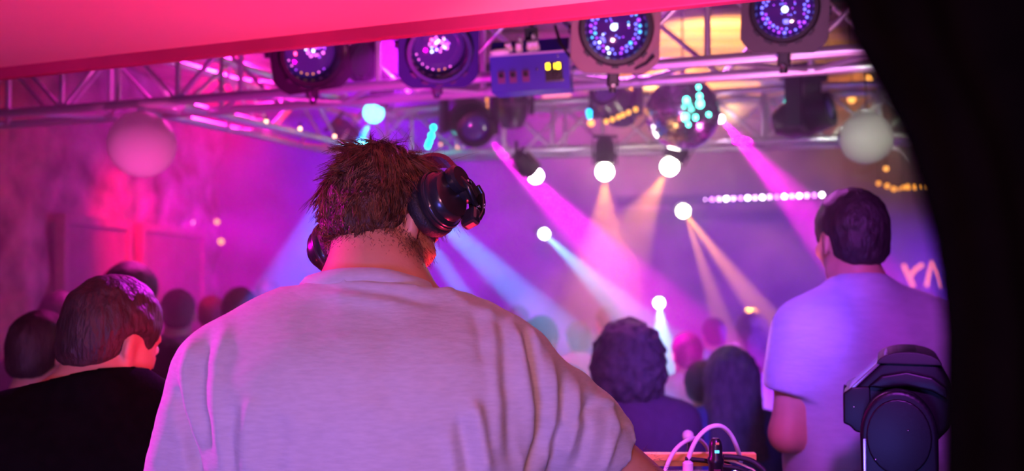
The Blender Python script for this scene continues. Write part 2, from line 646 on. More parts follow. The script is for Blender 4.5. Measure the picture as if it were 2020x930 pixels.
def add_hand(F, wr, dirv, side, palm_n, curl=0.5, s=1.0):
    """palm, four unequal fingers bent at two knuckles and a thumb"""
    d = unit(dirv)
    n = np.array(palm_n, dtype=float)
    n = unit(n - d * (n @ d))              # palm faces n
    a = np.cross(d, n) * side              # towards the thumb
    wr = np.array(wr)
    R = np.stack([a, d, n], 1)
    F.cone(wr, wr + d * 0.03 * s, 0.028 * s, 0.028 * s, 0.02)
    F.ell(wr + d * 0.06 * s, (0.042 * s, 0.050 * s, 0.016 * s), R, 0.015)
    for i, ln in enumerate((0.072, 0.080, 0.074, 0.058)):
        x = (0.030 - 0.020 * i) * s
        p0 = wr + d * (0.098 - 0.004 * abs(i - 1)) * s + a * x
        ang = curl * 0.7
        d1 = unit(d * math.cos(ang) + n * math.sin(ang) + a * (0.10 - 0.07 * i))
        p1 = p0 + d1 * ln * 0.5 * s
        d2 = unit(d * math.cos(ang * 2.1) + n * math.sin(ang * 2.1))
        p2 = p1 + d2 * ln * 0.32 * s
        d3 = unit(d * math.cos(ang * 3) + n * math.sin(ang * 3))
        p3 = p2 + d3 * ln * 0.25 * s
        r = (0.0095 if i < 3 else 0.0082) * s
        F.cone(p0, p1, r, r * 0.95, 0.006).cone(p1, p2, r * 0.95, r * 0.88, 0.004).cone(p2, p3, r * 0.88, r * 0.78, 0.004)
    t0 = wr + d * 0.022 * s + a * 0.028 * s
    t1 = t0 + unit(d * 0.6 + a * 0.75 + n * 0.25) * 0.042 * s
    t2 = t1 + unit(d * 0.85 + a * 0.35 + n * 0.4) * 0.032 * s
    t3 = t2 + unit(d * 0.9 + a * 0.05 + n * 0.45) * 0.024 * s
    F.cone(t0, t1, 0.016 * s, 0.012 * s, 0.012).cone(t1, t2, 0.0115 * s, 0.010 * s, 0.005).cone(t2, t3, 0.010 * s, 0.0085 * s, 0.004)


def add_torso(F, J, o, g=0.0):
    cr, wr = o['chest_r'] + g, o['waist_r'] + g
    nb = np.array(J['neck'])
    hipc = lerp(J['hipL'], J['hipR'], .5)
    shc = lerp(J['shL'], J['shR'], .5)
    k = 0.06
    for s in 'LR':
        sh, hip = np.array(J['sh' + s]), np.array(J['hip' + s])
        top = lerp(sh, shc, o.get('chest_in', .30)) + (hipc - shc) * 0.10
        bot = lerp(hip, hipc, .25)
        F.cone(top, bot, cr * 0.9, wr * 0.95, k)
        F.cone(lerp(nb, shc, .15) + (sh - shc) * .12, sh, o['trap_r'] + g, o['sh_r'] * 0.95 + g, k * .8)
    F.cone(lerp(shc, hipc, .12) + np.array(o.get('hump', (0, 0, 0))), hipc, cr, wr, k)
    if o.get('bust'):
        fw = np.array(o.get('fwd', (0, 1, 0)))
        for q in (-1, 1):
            F.ell(lerp(shc, hipc, .33) + fw * cr * .75 + np.array((q * .07, 0, 0)), (.062 + g, .055 + g, .06 + g), None, .04)


def add_arm(F, J, o, s, g=0.0):
    sh, el, wr = (np.array(J[q + s]) for q in ('sh', 'el', 'wr'))
    F.cone(sh, lerp(sh, el, .45), o['sh_r'] + g, o['arm_r'] + g, 0.03)
    F.cone(lerp(sh, el, .3), el, o['arm_r'] + g, o['arm_r'] * .82 + g, 0.03)
    F.cone(el, lerp(el, wr, .3), o['arm_r'] * .80 + g, o['arm_r'] * .82 + g, 0.025)
    F.cone(lerp(el, wr, .3), wr, o['arm_r'] * .82 + g, o['arm_r'] * .52 + g, 0.025)


def bounds(J, o, pad=.24):
    A = np.array([np.array(v) for v in J.values()])
    return A.min(0) - pad, A.max(0) + pad


def add_hair(F, c, R, s, style, seed=0):
    c = np.array(c, dtype=float)
    L = lambda x, y, z: c + R @ (np.array((x, y, z)) * s)
    e = lambda p, r, k=0.015, cut=False: F.ell(L(*p), [q * s for q in r], R, k, cut)
    if style in ('short', 'crop', 'thick'):
        t = {'crop': 0.004, 'short': 0.010, 'thick': 0.020}[style]
        e((0, -0.010, 0.030), (0.079 + t, 0.098 + t, 0.090 + t * 1.3))
        e((0, -0.055, -0.035), (0.060 + t * .6, 0.042 + t * .6, 0.055), .03)
        e((0, 0.125, -0.055), (0.105, 0.095, 0.125), .012, True)
        F.half(L(0, -0.06, -0.072), R @ np.array((0, .25, -1)), .01)
        for q in (-1, 1): e((q * 0.094, 0.010, -0.030), (0.032, 0.044, 0.056), .010, True)
    elif style == 'bob':
        e((0, -0.012, 0.02), (0.118, 0.125, 0.112), .03)
        e((0, -0.03, -0.07), (0.128, 0.105, 0.115), .05)
        e((0, 0.115, -0.06), (0.066, 0.085, 0.125), .015, True)
        F.half(L(0, 0, -0.165), R @ np.array((0, 0, -1)), .03)
    elif style == 'long':
        e((0, -0.012, 0.024), (0.096, 0.112, 0.102), .03)
        for q in (-1, 0, 1):
            F.cone(L(q * .05, -.045, 0), L(q * .075, -.085, -.30), .055 * s, .05 * s, .05)
        for q in (-1, 1): F.cone(L(q * .075, -.005, 0), L(q * .09, -.0, -.2), .03 * s, .03 * s, .04)
        e((0, 0.115, -0.05), (0.064, 0.085, 0.12), .015, True)
    elif style == 'bun':
        e((0, -0.010, 0.028), (0.086, 0.105, 0.099))
        e((0, -0.115, 0.07), (0.042, 0.042, 0.040), .01)
        e((0, 0.125, -0.055), (0.105, 0.095, 0.125), .012, True)
        F.half(L(0, -0.06, -0.055), R @ np.array((0, .3, -1)), .01)


def person(name, label, J, head, o, loc=(0, 0, 0), group=None, cat='person'):
    """J: joints (dict of points); head: (centre, rotation, scale); meshes are stored relative to loc"""
    loc = np.array(loc, dtype=float)
    root = empty(name, loc, label, cat, group)
    h = o.get('h', .014)
    hc, R, hs = head
    lo, hi = bounds(J, o)
    hi = np.maximum(hi, np.array(hc) + .2)
    F = Field(lo, hi, h)
    add_torso(F, J, o, -o.get('inset', 0))
    F.cone(lerp(J['neck'], lerp(J['shL'], J['shR'], .5), .3), J['neck'], o['neck_r'] * 1.25, o['neck_r'] * 1.02, .05)
    F.cone(J['neck'], np.array(hc) + R @ np.array((0, -.02, -.035)) * hs, o['neck_r'], o['neck_r'] * .9, .03)
    for s in 'LR':
        add_arm(F, J, o, s, -o.get('inset', 0) * .4)
        q = -1 if s == 'L' else 1
        pn = o.get('palm' + s, (-q, 0.2, -.2))
        add_hand(F, J['wr' + s], np.array(J['wr' + s]) - np.array(J['el' + s]) if ('hd' + s) not in o else o['hd' + s], 1 if s == 'R' else -1, pn, o.get('curl', .5))
        hip, kn, an = (np.array(J[t + s]) for t in ('hip', 'kn', 'an'))
        F.cone(hip, kn, o.get('thigh_r', .082), .056, .04).cone(kn, lerp(kn, an, .35), .055, .056, .03).cone(lerp(kn, an, .35), an, .056, .036, .03)
    add_head(F, hc, R, hs)
    V, Q = F.surf()
    V = laplace(V, Q, 1, .4)
    body = link('body', quads('body', V - loc, Q), o['skin'], root)
    # shirt or jacket
    g = o.get('cloth', .010)
    F = Field(lo, hi, o.get('hs', h))
    add_torso(F, J, o, g)
    nk = lerp(J['neck'], lerp(J['shL'], J['shR'], .5), .25)
    F.cone(lerp(nk, J['hipL'], .05), nk, o['neck_r'] * 1.35 + g, o['neck_r'] * 1.15 + g, .05)
    for s in 'LR':
        sh, el, wr = (np.array(J[t + s]) for t in ('sh', 'el', 'wr'))
        f = o.get('sleeve' + s, o.get('sleeve', .62))
        ar = o['arm_r'] + g + o.get('loose', .008)
        S = Field(lo, hi, F.h)
        if f < 1:
            e = lerp(sh, el, f)
            S.cone(sh, lerp(sh, el, .4), o['sh_r'] + g, ar, .03).cone(lerp(sh, el, .3), lerp(sh, el, min(1, f + .2)), ar, ar, .03)
            S.half(e, unit(el - sh))
        else:
            S.cone(sh, el, o['sh_r'] + g, ar * .92, .03).cone(el, lerp(el, wr, .92), ar * .92, o['arm_r'] * .62 + g, .03)
        F._union((slice(None),) * 3, S.d, .028)
    hem = lerp(J['hipL'], J['hipR'], .5) + np.array((0, 0, o.get('hem', -.02)))
    F.half(hem, (0, 0, -1))
    if 'neck_cut' in o: F.half(o['neck_cut'][0], o['neck_cut'][1], 0, (o['neck_cut'][0], .19))
    V, Q = F.surf()
    V = laplace(V, Q, 2, .4)
    if o.get('sub'):
        V, Q = subdivide(V, Q)
    if 'deform' in o:
        V = o['deform'](V, Q)
    elif o.get('wrinkle', 1):
        N = normals(V, Q)
        V = V + N * (vnoise(V * np.array((1, 1, .55)), 9, 3) * .006 * o.get('wrinkle', 1))[:, None]
    shirt = link(o.get('top_name', 'shirt'), quads('top', V - loc, Q), o['shirt'], root)
    # trousers
    F = Field(lo, np.array((hi[0], hi[1], hem[2] + .2)), h)
    hipc = lerp(J['hipL'], J['hipR'], .5)
    F.cone(J['hipL'], J['hipR'], o['waist_r'] * .95, o['waist_r'] * .95, .05)
    F.cone(hipc, hipc + np.array((0, 0, .10)), o['waist_r'], o['waist_r'] * .96, .05)
    for s in 'LR':
        hip, kn, an = (np.array(J[t + s]) for t in ('hip', 'kn', 'an'))
        F.cone(hip, kn, o.get('thigh_r', .082) + .010, .068, .04).cone(kn, an, .066, .056, .03)
        F.half(an + np.array((0, 0, -.01)), (0, 0, -1), 0, (an, .12))
    V, Q = F.surf()
    V = laplace(V, Q, 2, .4)
    link('trousers', quads('trousers', V - loc, Q), o['legs'], root)
    for s in 'LR':
        an = np.array(J['an' + s])
        fw = np.array(o.get('fwd', (0, 1, 0)))
        F = Field(an - .22, an + .3, .014)
        z0 = an[2] - .085
        base = np.array((an[0], an[1], z0))
        F.cone(base + np.array((0, 0, .045)) - fw * .04, base + np.array((0, 0, .034)) + fw * .13, .044, .034, .02)
        F.cone(an, base + np.array((0, 0, .045)), .046, .046, .02)
        F.half(base, (0, 0, -1))
        V, Q = F.surf()
        link('shoe', quads('shoe', laplace(V, Q, 1) - loc, Q), o['shoe'], root)
    if o.get('hair'):
        F = Field(np.array(hc) - .42 * hs, np.array(hc) + .26 * hs, o.get('hh', h * .8))
        add_hair(F, hc, R, hs, o['hair'])
        V, Q = F.surf()
        V = laplace(V, Q, 1, .5)
        N = normals(V, Q)
        n1 = {'bob': .014, 'long': .006}.get(o['hair'], .0032)
        fr = {'bob': 50}.get(o['hair'], 55)
        V = V + N * (vnoise(V, fr, 5) * n1)[:, None]
        link('hair', quads('hair', V - loc, Q), o['hairm'], root)
    return root


def std_joints(H=1.75, arms=('down', 'down'), lean=0.0, width=1.0):
    k = H / 1.75
    J = dict(neck=(0, -.012 + lean * .5, 1.475), shL=(-.178 * width, lean * .4, 1.405), shR=(.178 * width, lean * .4, 1.405),
             hipL=(-.085, 0, .925), hipR=(.085, 0, .925), knL=(-.10, .02, .50), knR=(.10, .02, .50),
             anL=(-.115, -.02, .085), anR=(.115, -.02, .085))
    for s, q, a in (('L', -1, arms[0]), ('R', 1, arms[1])):
        x = .178 * width
        if a == 'down': J['el' + s], J['wr' + s] = (q * (x + .06), -.02, 1.12), (q * (x + .05), .10, .88)
        elif a == 'front': J['el' + s], J['wr' + s] = (q * (x + .05), .06, 1.13), (q * (x - .06), .26, 1.18)
        elif a == 'up': J['el' + s], J['wr' + s] = (q * (x + .14), .10, 1.56), (q * (x + .06), .12, 1.83)
    return {n: tuple(np.array(v) * np.array((1, 1, 1)) * k) for n, v in J.items()}, k


BASE = dict(chest_r=.112, waist_r=.112, trap_r=.05, sh_r=.062, arm_r=.046, neck_r=.056)


# ------------------------------------------------------------------ materials used across the scene
M = {}
M['canopy'] = mat('painted_canopy', (0.78, 0.55, 0.58), 0.55, var=.03, scale=3, bump=.02, bscale=60, stretch=(.2, 1, 1))
M['trim'] = mat('trim_board', (0.40, 0.025, 0.12), 0.45, var=.1, scale=8)  # red light on the lip is put into this base colour
M['stone'] = mat('rough_stone_wall', (0.30, 0.22, 0.19), 0.9, var=.75, scale=4.5, bump=.5, bscale=14)
M['backwall'] = mat('dark_plaster', (0.20, 0.17, 0.19), 0.85, var=.5, scale=2.5, bump=.3, bscale=9)
M['rightwall'] = mat('dark_brick_paint', (0.055, 0.05, 0.06), 0.8, var=.4, scale=3)
M['floor'] = mat('dark_floor', (0.07, 0.06, 0.07), 0.35, var=.3, scale=4)
M['riser'] = mat('black_stage_board', (0.05, 0.045, 0.05), 0.6, var=.3, scale=6)
M['plank'] = mat('brown_ceiling_plank', (0.40, 0.24, 0.13), 0.6, var=.35, scale=5, stretch=(.15, 3, 1))
M['ceil'] = mat('black_ceiling', (0.045, 0.04, 0.045), 0.8, var=.3, scale=4)
M['alu'] = mat('brushed_aluminium', (0.80, 0.80, 0.82), 0.38, metal=.75, var=.06, scale=30)
M['black'] = mat('black_painted_metal', (0.020, 0.019, 0.022), 0.42, bump=.05, bscale=200)
M['blackplastic'] = mat('black_plastic', (0.012, 0.012, 0.014), 0.32, coat=.2)
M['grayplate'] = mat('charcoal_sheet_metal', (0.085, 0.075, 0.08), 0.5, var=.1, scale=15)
M['rubber'] = mat('black_rubber', (0.012, 0.012, 0.012), 0.6)
M['glass'] = mat('smoked_lens', (0.05, 0.02, 0.09), 0.08, coat=1, spec=.8)
_bsdf(M['glass']).inputs['Emission Color'].default_value = (0.10, 0.02, 0.45, 1)
_bsdf(M['glass']).inputs['Emission Strength'].default_value = 0.22
M['shaded_plate'] = mat('shaded_sheet_metal', (0.022, 0.017, 0.022), 0.6, var=.1, scale=15, spec=.15)  # shaded copy of the frame metal, for the leftmost stage light
M['chrome'] = mat('chrome', (0.85, 0.85, 0.87), 0.12, metal=1)
M['white'] = mat('white_plastic', (0.80, 0.78, 0.78), 0.35)
M['mirror'] = mat('mirror_tile', (0.88, 0.88, 0.90), 0.20, metal=1)
M['paper'] = mat('white_paper_globe', (0.82, 0.80, 0.76), 0.7)
_nt = M['paper'].node_tree
_tr = _nt.nodes.new('ShaderNodeBsdfTranslucent'); _tr.inputs[0].default_value = (0.82, 0.78, 0.74, 1)
_mx = _nt.nodes.new('ShaderNodeMixShader'); _mx.inputs[0].default_value = 0.45
_nt.links.new(_bsdf(M['paper']).outputs[0], _mx.inputs[1]); _nt.links.new(_tr.outputs[0], _mx.inputs[2])
_nt.links.new(_mx.outputs[0], _nt.nodes['Material Output'].inputs['Surface'])
M['blue_lit_box'] = mat('steel_lit_blue', (0.035, 0.02, 0.36), 0.45, var=.1, scale=12)  # blue light falling on the box is put into its colour
M['cloth_black'] = mat('black_velvet', (0.0015, 0.0012, 0.0015), 1.0, var=.3, scale=30, bump=.2, bscale=120, spec=0.02)


def struct(o, kind='structure'):
    o['kind'] = kind
    return o


XL, XR, YB, YF, ZC = -2.62, 4.3, 9.1, -2.6, 3.4

struct(MB().box(((XL + XR) / 2, (YB + YF) / 2, -.05), (XR - XL, YB - YF, .1)).build('floor', M['floor']))
struct(MB().box((.85, (YF + 2.95) / 2, .25), (2.8, 2.95 - YF, .5)).build('floor_booth', M['riser']))
struct(MB().box((XL + 1.035, (YF + 7.6) / 2, .1), (2.07, 7.6 - YF, .2)).build('floor_side_step', M['riser']))

# rough stone wall on the left: real relief
ny, nz = 190, 60
Yg, Zg = np.meshgrid(np.linspace(YF, YB, ny), np.linspace(0, ZC, nz), indexing='ij')
pts = np.stack([np.full(Yg.size, XL), Yg.ravel(), Zg.ravel()], 1)
rel = vnoise(pts, 3.1, 1) * .05 + vnoise(pts, 7.3, 2) * .03 + vnoise(pts, 16, 4) * .014
pts[:, 0] += rel - .05
ii = (np.arange(ny - 1)[:, None] * nz + np.arange(nz - 1)[None]).ravel()
wl = link('wall_left', quads('wall_left', pts, np.stack([ii, ii + nz, ii + nz + 1, ii + 1], 1)), M['stone'])
struct(wl)
struct(MB().box(((XL + XR) / 2, YB + .05, ZC / 2), (XR - XL + .4, .1, ZC)).build('wall_back', M['backwall']))
struct(MB().box((XR + .05, (YB + YF) / 2, ZC / 2), (.1, YB - YF, ZC)).build('wall_right', M['rightwall']))
struct(MB().box(((XL + XR) / 2, YF - .05, ZC / 2), (XR - XL + .4, .1, ZC)).build('wall_rear', M['rightwall']))
ceil = struct(MB().box(((XL + XR) / 2, (YB + YF) / 2, ZC + .16), (XR - XL + .4, YB - YF + .2, .1)).build('ceiling', M['ceil']))
# wooden planks under the far half of the hall ceiling, gaps between them
pk = MB().box((0, 0, 0), (XR - XL - .1, .20, .04), bev=.006).mesh('plank')
pk.materials.append(M['plank'])
for i in range(14):
    o = bpy.data.objects.new('plank', pk)
    COL.objects.link(o)
    o.location = ((XL + XR) / 2, 5.35 + i * .285, ZC + random.uniform(-.015, .015))
    o.rotation_euler = (0, random.uniform(-.004, .004), 0)
    o.parent = ceil
# joists that carry the planks
for x in (-1.6, .1, 1.8, 3.5):
    MB().box((x, 7.2, ZC + .065), (.09, 3.8, .09)).build('joist', M['ceil'], ceil)

# canopy over the booth: front edge runs obliquely
E0, ED = Vector((-1.278, 2.486, 0)), Vector((1, -.431, 0))
edge = lambda x: E0 + ED * (x - E0.x)
a, b = edge(XL), edge(2.2)
cz = 2.5
poly = [(XL, YF), (2.2, YF), (b.x, b.y), (a.x, a.y)]
mb = MB()
mb.add([(p[0], p[1], cz) for p in poly] + [(p[0], p[1], cz + .22) for p in poly],
       [[3, 2, 1, 0], [4, 5, 6, 7], [0, 1, 5, 4], [1, 2, 6, 5], [2, 3, 7, 6], [3, 0, 4, 7]])
can = struct(mb.build('ceiling_booth', M['canopy']))
R = Matrix.Rotation(math.atan2(ED.y, ED.x), 3, 'Z')
mid = (a + b) / 2
struct(MB().box((mid.x, mid.y, cz + .085), ((b - a).length, .024, .225), R, .004).build('trim_1', M['trim']))

# ------------------------------------------------------------------ haze in the hall
hz = bpy.data.materials.new('stage_haze')
hz.use_nodes = True
nt = hz.node_tree
nt.nodes.clear()
out = nt.nodes.new('ShaderNodeOutputMaterial')
vs = nt.nodes.new('ShaderNodeVolumeScatter')
vs.inputs['Color'].default_value = (1, 1, 1, 1)
vs.inputs['Density'].default_value = 0.10
vs.inputs['Anisotropy'].default_value = 0.2
nt.links.new(vs.outputs[0], out.inputs['Volume'])
hzo = MB().box(((XL + .14 + XR - .02) / 2, (3.12 + YB - .02) / 2, (ZC - .05) / 2 + .01), (XR - XL - .16, YB - 3.14, ZC - .08)).build('haze', hz)
tag(hzo, 'thin smoke haze filling the hall beyond the booth', 'haze', kind='stuff')


# ------------------------------------------------------------------ trusses: four tubes and lacing
rod = MB().tube([(0, 0, -.5), (0, 0, .5)], 1.0, 8, False).mesh('brace')
rod.materials.append(M['alu'])
for p_ in rod.polygons: p_.use_smooth = True
chd = MB().tube([(0, 0, -.5), (0, 0, .5)], 1.0, 14).mesh('chord')
chd.materials.append(M['alu'])
for p_ in chd.polygons: p_.use_smooth = len(p_.vertices) == 4


def rod_between(name, me, a, b, r, parent):
    a, b = Vector(a), Vector(b)
    o = bpy.data.objects.new(name, me)
    COL.objects.link(o)
    o.parent = parent
    o.location = (a + b) / 2
    o.rotation_mode = 'QUATERNION'
    o.rotation_quaternion = (b - a).to_track_quat('Z', 'Y')
    o.scale = (r, r, (b - a).length)
    return o


def truss(label, A, B, side, group, s=.25, up=.25, bay=.26, verticals=True):
    """A-B runs along the front bottom chord, side = horizontal direction of the rear chords"""
    A, B, side = Vector(A), Vector(B), Vector(side).normalized()
    root = empty('truss', A, label, 'truss', group)
    u = (B - A)
    Lg = u.length
    u.normalize()
    Z = Vector((0, 0, 1))
    off = {'fb': Vector(), 'rb': side * s, 'ft': Z * up, 'rt': side * s + Z * up}
    for k, o_ in off.items():
        rod_between('chord', chd, o_, o_ + u * Lg, .0175, root)
    n = max(2, int(Lg / bay))
    for i in range(n):
        t0, t1 = u * (Lg * i / n), u * (Lg * (i + 1) / n)
        tm = (t0 + t1) / 2
        for (p, q) in (('fb', 'ft'), ('rb', 'rt')):
            x, y = (t0, t1) if (i % 2 == 0) == (p == 'fb') else (t1, t0)
            rod_between('brace', rod, off[p] + x, off[q] + y, .008, root)
        x, y = (t0, t1) if i % 2 else (t1, t0)
        rod_between('brace', rod, off['fb'] + x, off['rb'] + y, .008, root)
        rod_between('brace', rod, off['ft'] + x, off['rt'] + y, .008, root)
        if verticals:
            rod_between('upright', rod, off['fb'] + t0, off['ft'] + t0, .010, root)
            if i % 2 == 0: rod_between('upright', rod, off['rb'] + t0, off['rt'] + t0, .010, root)
    # couplers near the joints
    for k, o_ in off.items():
        for t in (.01, .99):
            c = o_ + u * (Lg * t)
            MB().tube([c - u * .03, c + u * .03], .024, 12).build('coupler', M['alu'], root, 'auto')
    return root


UT = Vector((-.933, .359, 0)).normalized()
VT = Vector((.359, .933, 0)).normalized()
F0 = P(1280, 129, 3.0)
ZT = F0.z
tA = F0 + UT * (-1.55)
tB = F0 + UT * (XL + .12 - F0.x) / UT.x
truss('long silver lighting truss crossing the top, nearest the booth', tA, tB, VT, 'lighting trusses')
R0 = P(840, 308, 5.36); R0.z = ZT
R1 = P(1690, 272, 4.67); R1.z = ZT
ur = (R1 - R0).normalized()
truss('far silver truss behind the mirror ball, carrying the warm lamps', R0 - ur * .35, R1 + ur * .9, Vector((-ur.y, ur.x, 0)), 'lighting trusses')
S0 = P(430, 222, 3.95); S0.z = ZT
S1 = P(715, 288, 5.1); S1.z = ZT
us = (S1 - S0).normalized()
S0 = S0 - us * .22
truss('side truss running away on the left towards the cyan lamps', S0, S1 + us * .35, Vector((-us.y, us.x, 0)), 'lighting trusses', s=.22, up=.22, verticals=False)

# ------------------------------------------------------------------ stage lights with square gel frames on the near truss
M['mauve_lit_plate'] = mat('mauve_lit_sheet', (0.30, 0.19, 0.17), 0.5, var=.06, scale=15)  # pinkish light on this frame is put into the metal colour
M['blue_lit_plate'] = mat('blue_lit_sheet', (0.025, 0.020, 0.11), 0.6, var=.06, scale=15, spec=.15)  # blue light on this frame is put into the metal colour
G_DOT = {'blue': glow('dot_blue', (0.16, 0.14, 1.0), 3.2), 'violet': glow('dot_violet', (0.42, 0.05, 1.0), 2.4),
         'white': glow('dot_white', (0.55, 0.68, 1.0), 5.0), 'pink': glow('dot_pink', (1.0, 0.14, 0.85), 3.0),
         'cyan': glow('dot_cyan', (0.08, 0.45, 1.0), 3.0), 'orange': glow('dot_orange', (1.0, 0.30, 0.08), 2.0)}


def par(px, py, d, size, lens_r, label, turn=(0, 0), roll=0.0, colors=('blue', 'violet', 'white'), seed=0, hot=(0, 0), plate='grayplate', ring=True):
    c = P(px, py, d)
    z = (CAM - c).normalized()
    B = basis(z, (1, 0, 0))
    B = B @ Matrix.Rotation(math.radians(roll), 3, 'Z') @ Matrix.Rotation(math.radians(turn[0]), 3, 'Y') @ Matrix.Rotation(math.radians(turn[1]), 3, 'X')
    root = empty('stage_light', c, label, 'stage light', 'stage lights on the near truss', B.to_quaternion())
    hs, ch = size / 2, size * .14
    n = 48
    br = lens_r * 1.28
    outer, hole = [], []
    for k in range(n):
        a = 2 * PI * k / n + PI / n
        ca, sa = math.cos(a), math.sin(a)
        t = hs / max(abs(ca), abs(sa))
        x, y = ca * t, sa * t
        e = abs(x) + abs(y) - (2 * hs - ch)
        if e > 0:
            q = (2 * hs - ch) / (abs(x) + abs(y))
            x, y = x * q, y * q
        outer.append((x, y)); hole.append((ca * br * .97, sa * br * .97))
    MB().plate(outer, hole, -.012, .0).build('gel_frame', M[plate], root)
    MB().plate(outer, [(x * .985, y * .985) for x, y in outer], -.034, -.012).build('frame_lip', M['black'], root)
    # housing: can behind the frame
    MB().lathe([(0, -.22), (lens_r * .7, -.24), (lens_r * 1.05, -.20), (br * 1.02, -.13), (br * 1.02, -.013)], n=32).build('housing', M['black'], root, 'auto')
    MB().lathe([(br * 1.0, -.014), (br * 1.02, .012), (br * .96, .022), (lens_r * 1.08, .022), (lens_r * 1.02, .006), (lens_r * 1.02, -.03)], n=40).build('bezel', M['blackplastic'], root, 'auto')
    prof = [(lens_r * 1.02 * math.sin(t), -.03 + .022 * math.cos(t)) for t in np.linspace(PI / 2, 0, 7)]
    prof[-1] = (0, prof[-1][1])
    MB().lathe(prof, n=32).build('lens', M['glass'], root, True)
    rr = random.Random(seed)
    dots = {k: MB() for k in (*colors, 'violet', 'white')}
    ks = list(colors) + ['blue'] * (3 if ring else 0) + ['violet'] * 3
    zt = lambda r: -.03 + .022 * math.sqrt(max(0, 1 - (r / (lens_r * 1.03)) ** 2)) + .002

    def dot(x, y, r, k):
        dots[k].sphere((x, y, zt(math.hypot(x, y))), r, 8, 5, s=(1, 1, .5))
    if ring:
        for k in range(26):
            a = 2 * PI * k / 26
            for q in (.86, .72):
                if rr.random() < (1.0 if q > .8 else .85):
                    dot(math.cos(a + q) * lens_r * q, math.sin(a + q) * lens_r * q, lens_r * .058 * rr.uniform(.7, 1.15), rr.choice(ks))
        for k in range(12):
            a = rr.random() * 6.28
            q = rr.uniform(.15, .5)
            dot(math.cos(a) * lens_r * q, math.sin(a) * lens_r * q, lens_r * .03, rr.choice(ks))
        dot(hot[0], hot[1], lens_r * .13, 'white')
    else:  # reflections in the lens drawn as a cluster of glowing dots
        for k in range(34):
            a = rr.random() * 6.28
            q = math.sqrt(rr.random())
            x, y = hot[0] + math.cos(a) * q * lens_r * .42, hot[1] + math.sin(a) * q * lens_r * .36
            if math.hypot(x, y) < lens_r * .95:
                dot(x, y, lens_r * rr.uniform(.03, .062), rr.choice(['pink', 'pink', 'violet', 'pink', 'white']))
        for k in range(8):
            a = -PI * .92 + k / 7 * PI * .6
            dot(math.cos(a) * lens_r * .86, math.sin(a) * lens_r * .86, lens_r * .032, rr.choice(['orange', 'pink', 'violet']))
    for k, m in dots.items():
        if m.v:
            o = m.build('lens_dots', G_DOT[k], root, True)
            o['kind'] = 'stuff'
            o['label'] = 'glowing %s dots in the lens' % k
    # yoke, side knobs, clip
    for s in (-1, 1):
        MB().box((s * (br * 1.05), 0, -.10), (.006, .028, .17)).build('yoke_arm', M['black'], root)
        MB().tube([(s * br * 1.02, 0, -.06), (s * (br + .028), 0, -.06)], .013, 12).build('knob', M['blackplastic'], root, 'auto')
    for k in range(5):
        a = -PI / 2 + (k - 2) * .42
        MB().box((math.cos(a) * br * 1.04, math.sin(a) * br * 1.04, .012), (.020, .008, .014), Matrix.Rotation(a + PI / 2, 3, 'Z')).build('clip', M['black'], root)
    MB().box((0, -hs - .012, -.05), (.034, .05, .05), bev=.006).tube([(0, -hs - .03, -.05), (0, -hs - .055, -.05)], .011, 10).build('clamp', M['black'], root)
    MB().box((0, -hs - .034, -.028), (.016, .016, .012), bev=.003).build('clamp_bolt', M['chrome'], root)
    return root


par(1548, 18, 2.70, .232, .072, 'rightmost square-framed stage light with a full ring of blue points', (-4, -6), 1.5, ('blue', 'white', 'violet'), 3)
par(1215, 56, 2.86, .256, .083, 'square-framed stage light with blue and violet points, beside the blue-lit control box', (5, -4), -1, ('blue', 'violet', 'white', 'cyan'), 4, (-.005, .004), 'mauve_lit_plate')
par(866, 100, 3.08, .250, .082, 'stage light with a violet-lit frame, second from the left on the truss', (6, 22), 1, ('violet', 'pink', 'white', 'orange'), 5, (.0, .012), 'blue_lit_plate', False)
par(614, 104, 3.20, .255, .086, 'leftmost stage light on the truss, tilted, pink points in its lens', (14, 14), 8, ('violet', 'pink', 'white', 'orange'), 6, (.018, .008), 'shaded_plate', False)

# ------------------------------------------------------------------ control box with sockets and a lit display
c = P(1045, 142, 2.95)
Bx = basis((CAM - c).normalized() + Vector((0, 0, .05)), (1, 0, 0)) @ Matrix.Rotation(math.radians(3.5), 3, 'Z') @ Matrix.Rotation(math.radians(-6), 3, 'Y')
root = empty('control_box', c, 'blue-lit lighting control box with white plugs and a yellow display', 'control box', None, Bx.to_quaternion())
W, H_ = .235, .108
mb = MB()
pr = [(-H_ / 2, 0), (H_ / 2, 0), (H_ / 2 + .045, -.075), (H_ / 2 + .045, -.15), (-H_ / 2 - .012, -.15)]
n = len(pr)
mb.add([(-W / 2, y, z) for y, z in pr] + [(W / 2, y, z) for y, z in pr],
       [list(range(n)), [n + k for k in range(n)][::-1]] + [[k, n + k, n + (k + 1) % n, (k + 1) % n] for k in range(n)])
mb.build('case', M['blue_lit_box'], root)
MB().box((-.0, H_ / 2, .002), (W, .006, .006)).build('edge_strip', mat('pale_edge', (.5, .4, .6), .4), root)  # paler strip along the upper front edge
sl = Vector((0, .045, -.075)).normalized()
nrm = Vector((0, .075, .045)).normalized()
Rs = basis(nrm, (1, 0, 0))
for i, (x, t, r) in enumerate([(-.062, .3, .014), (-.030, .25, .012), (.004, .28, .013), (.020, .3, .013), (-.028, .65, .008), (.012, .8, .008)]):
    q = Vector((x, H_ / 2, 0)) + sl * (.0875 * t)
    MB().lathe([(r, 0), (r, .012), (r * .75, .016), (r * .75, .026), (0, .026)], q, Rs, 14).build('plug', M['white'], root, 'auto')
MB().sphere(Vector((-.086, H_ / 2 + .010, .0)), .017, 14, 8, None, (1.9, .62, .62)).build('plug', M['white'], root, True)
gd = glow('display_yellow', (1.0, .62, .02), 6.0)
MB().box((.072, -.004, .001), (.052, .052, .004)).build('display_panel', M['blackplastic'], root)
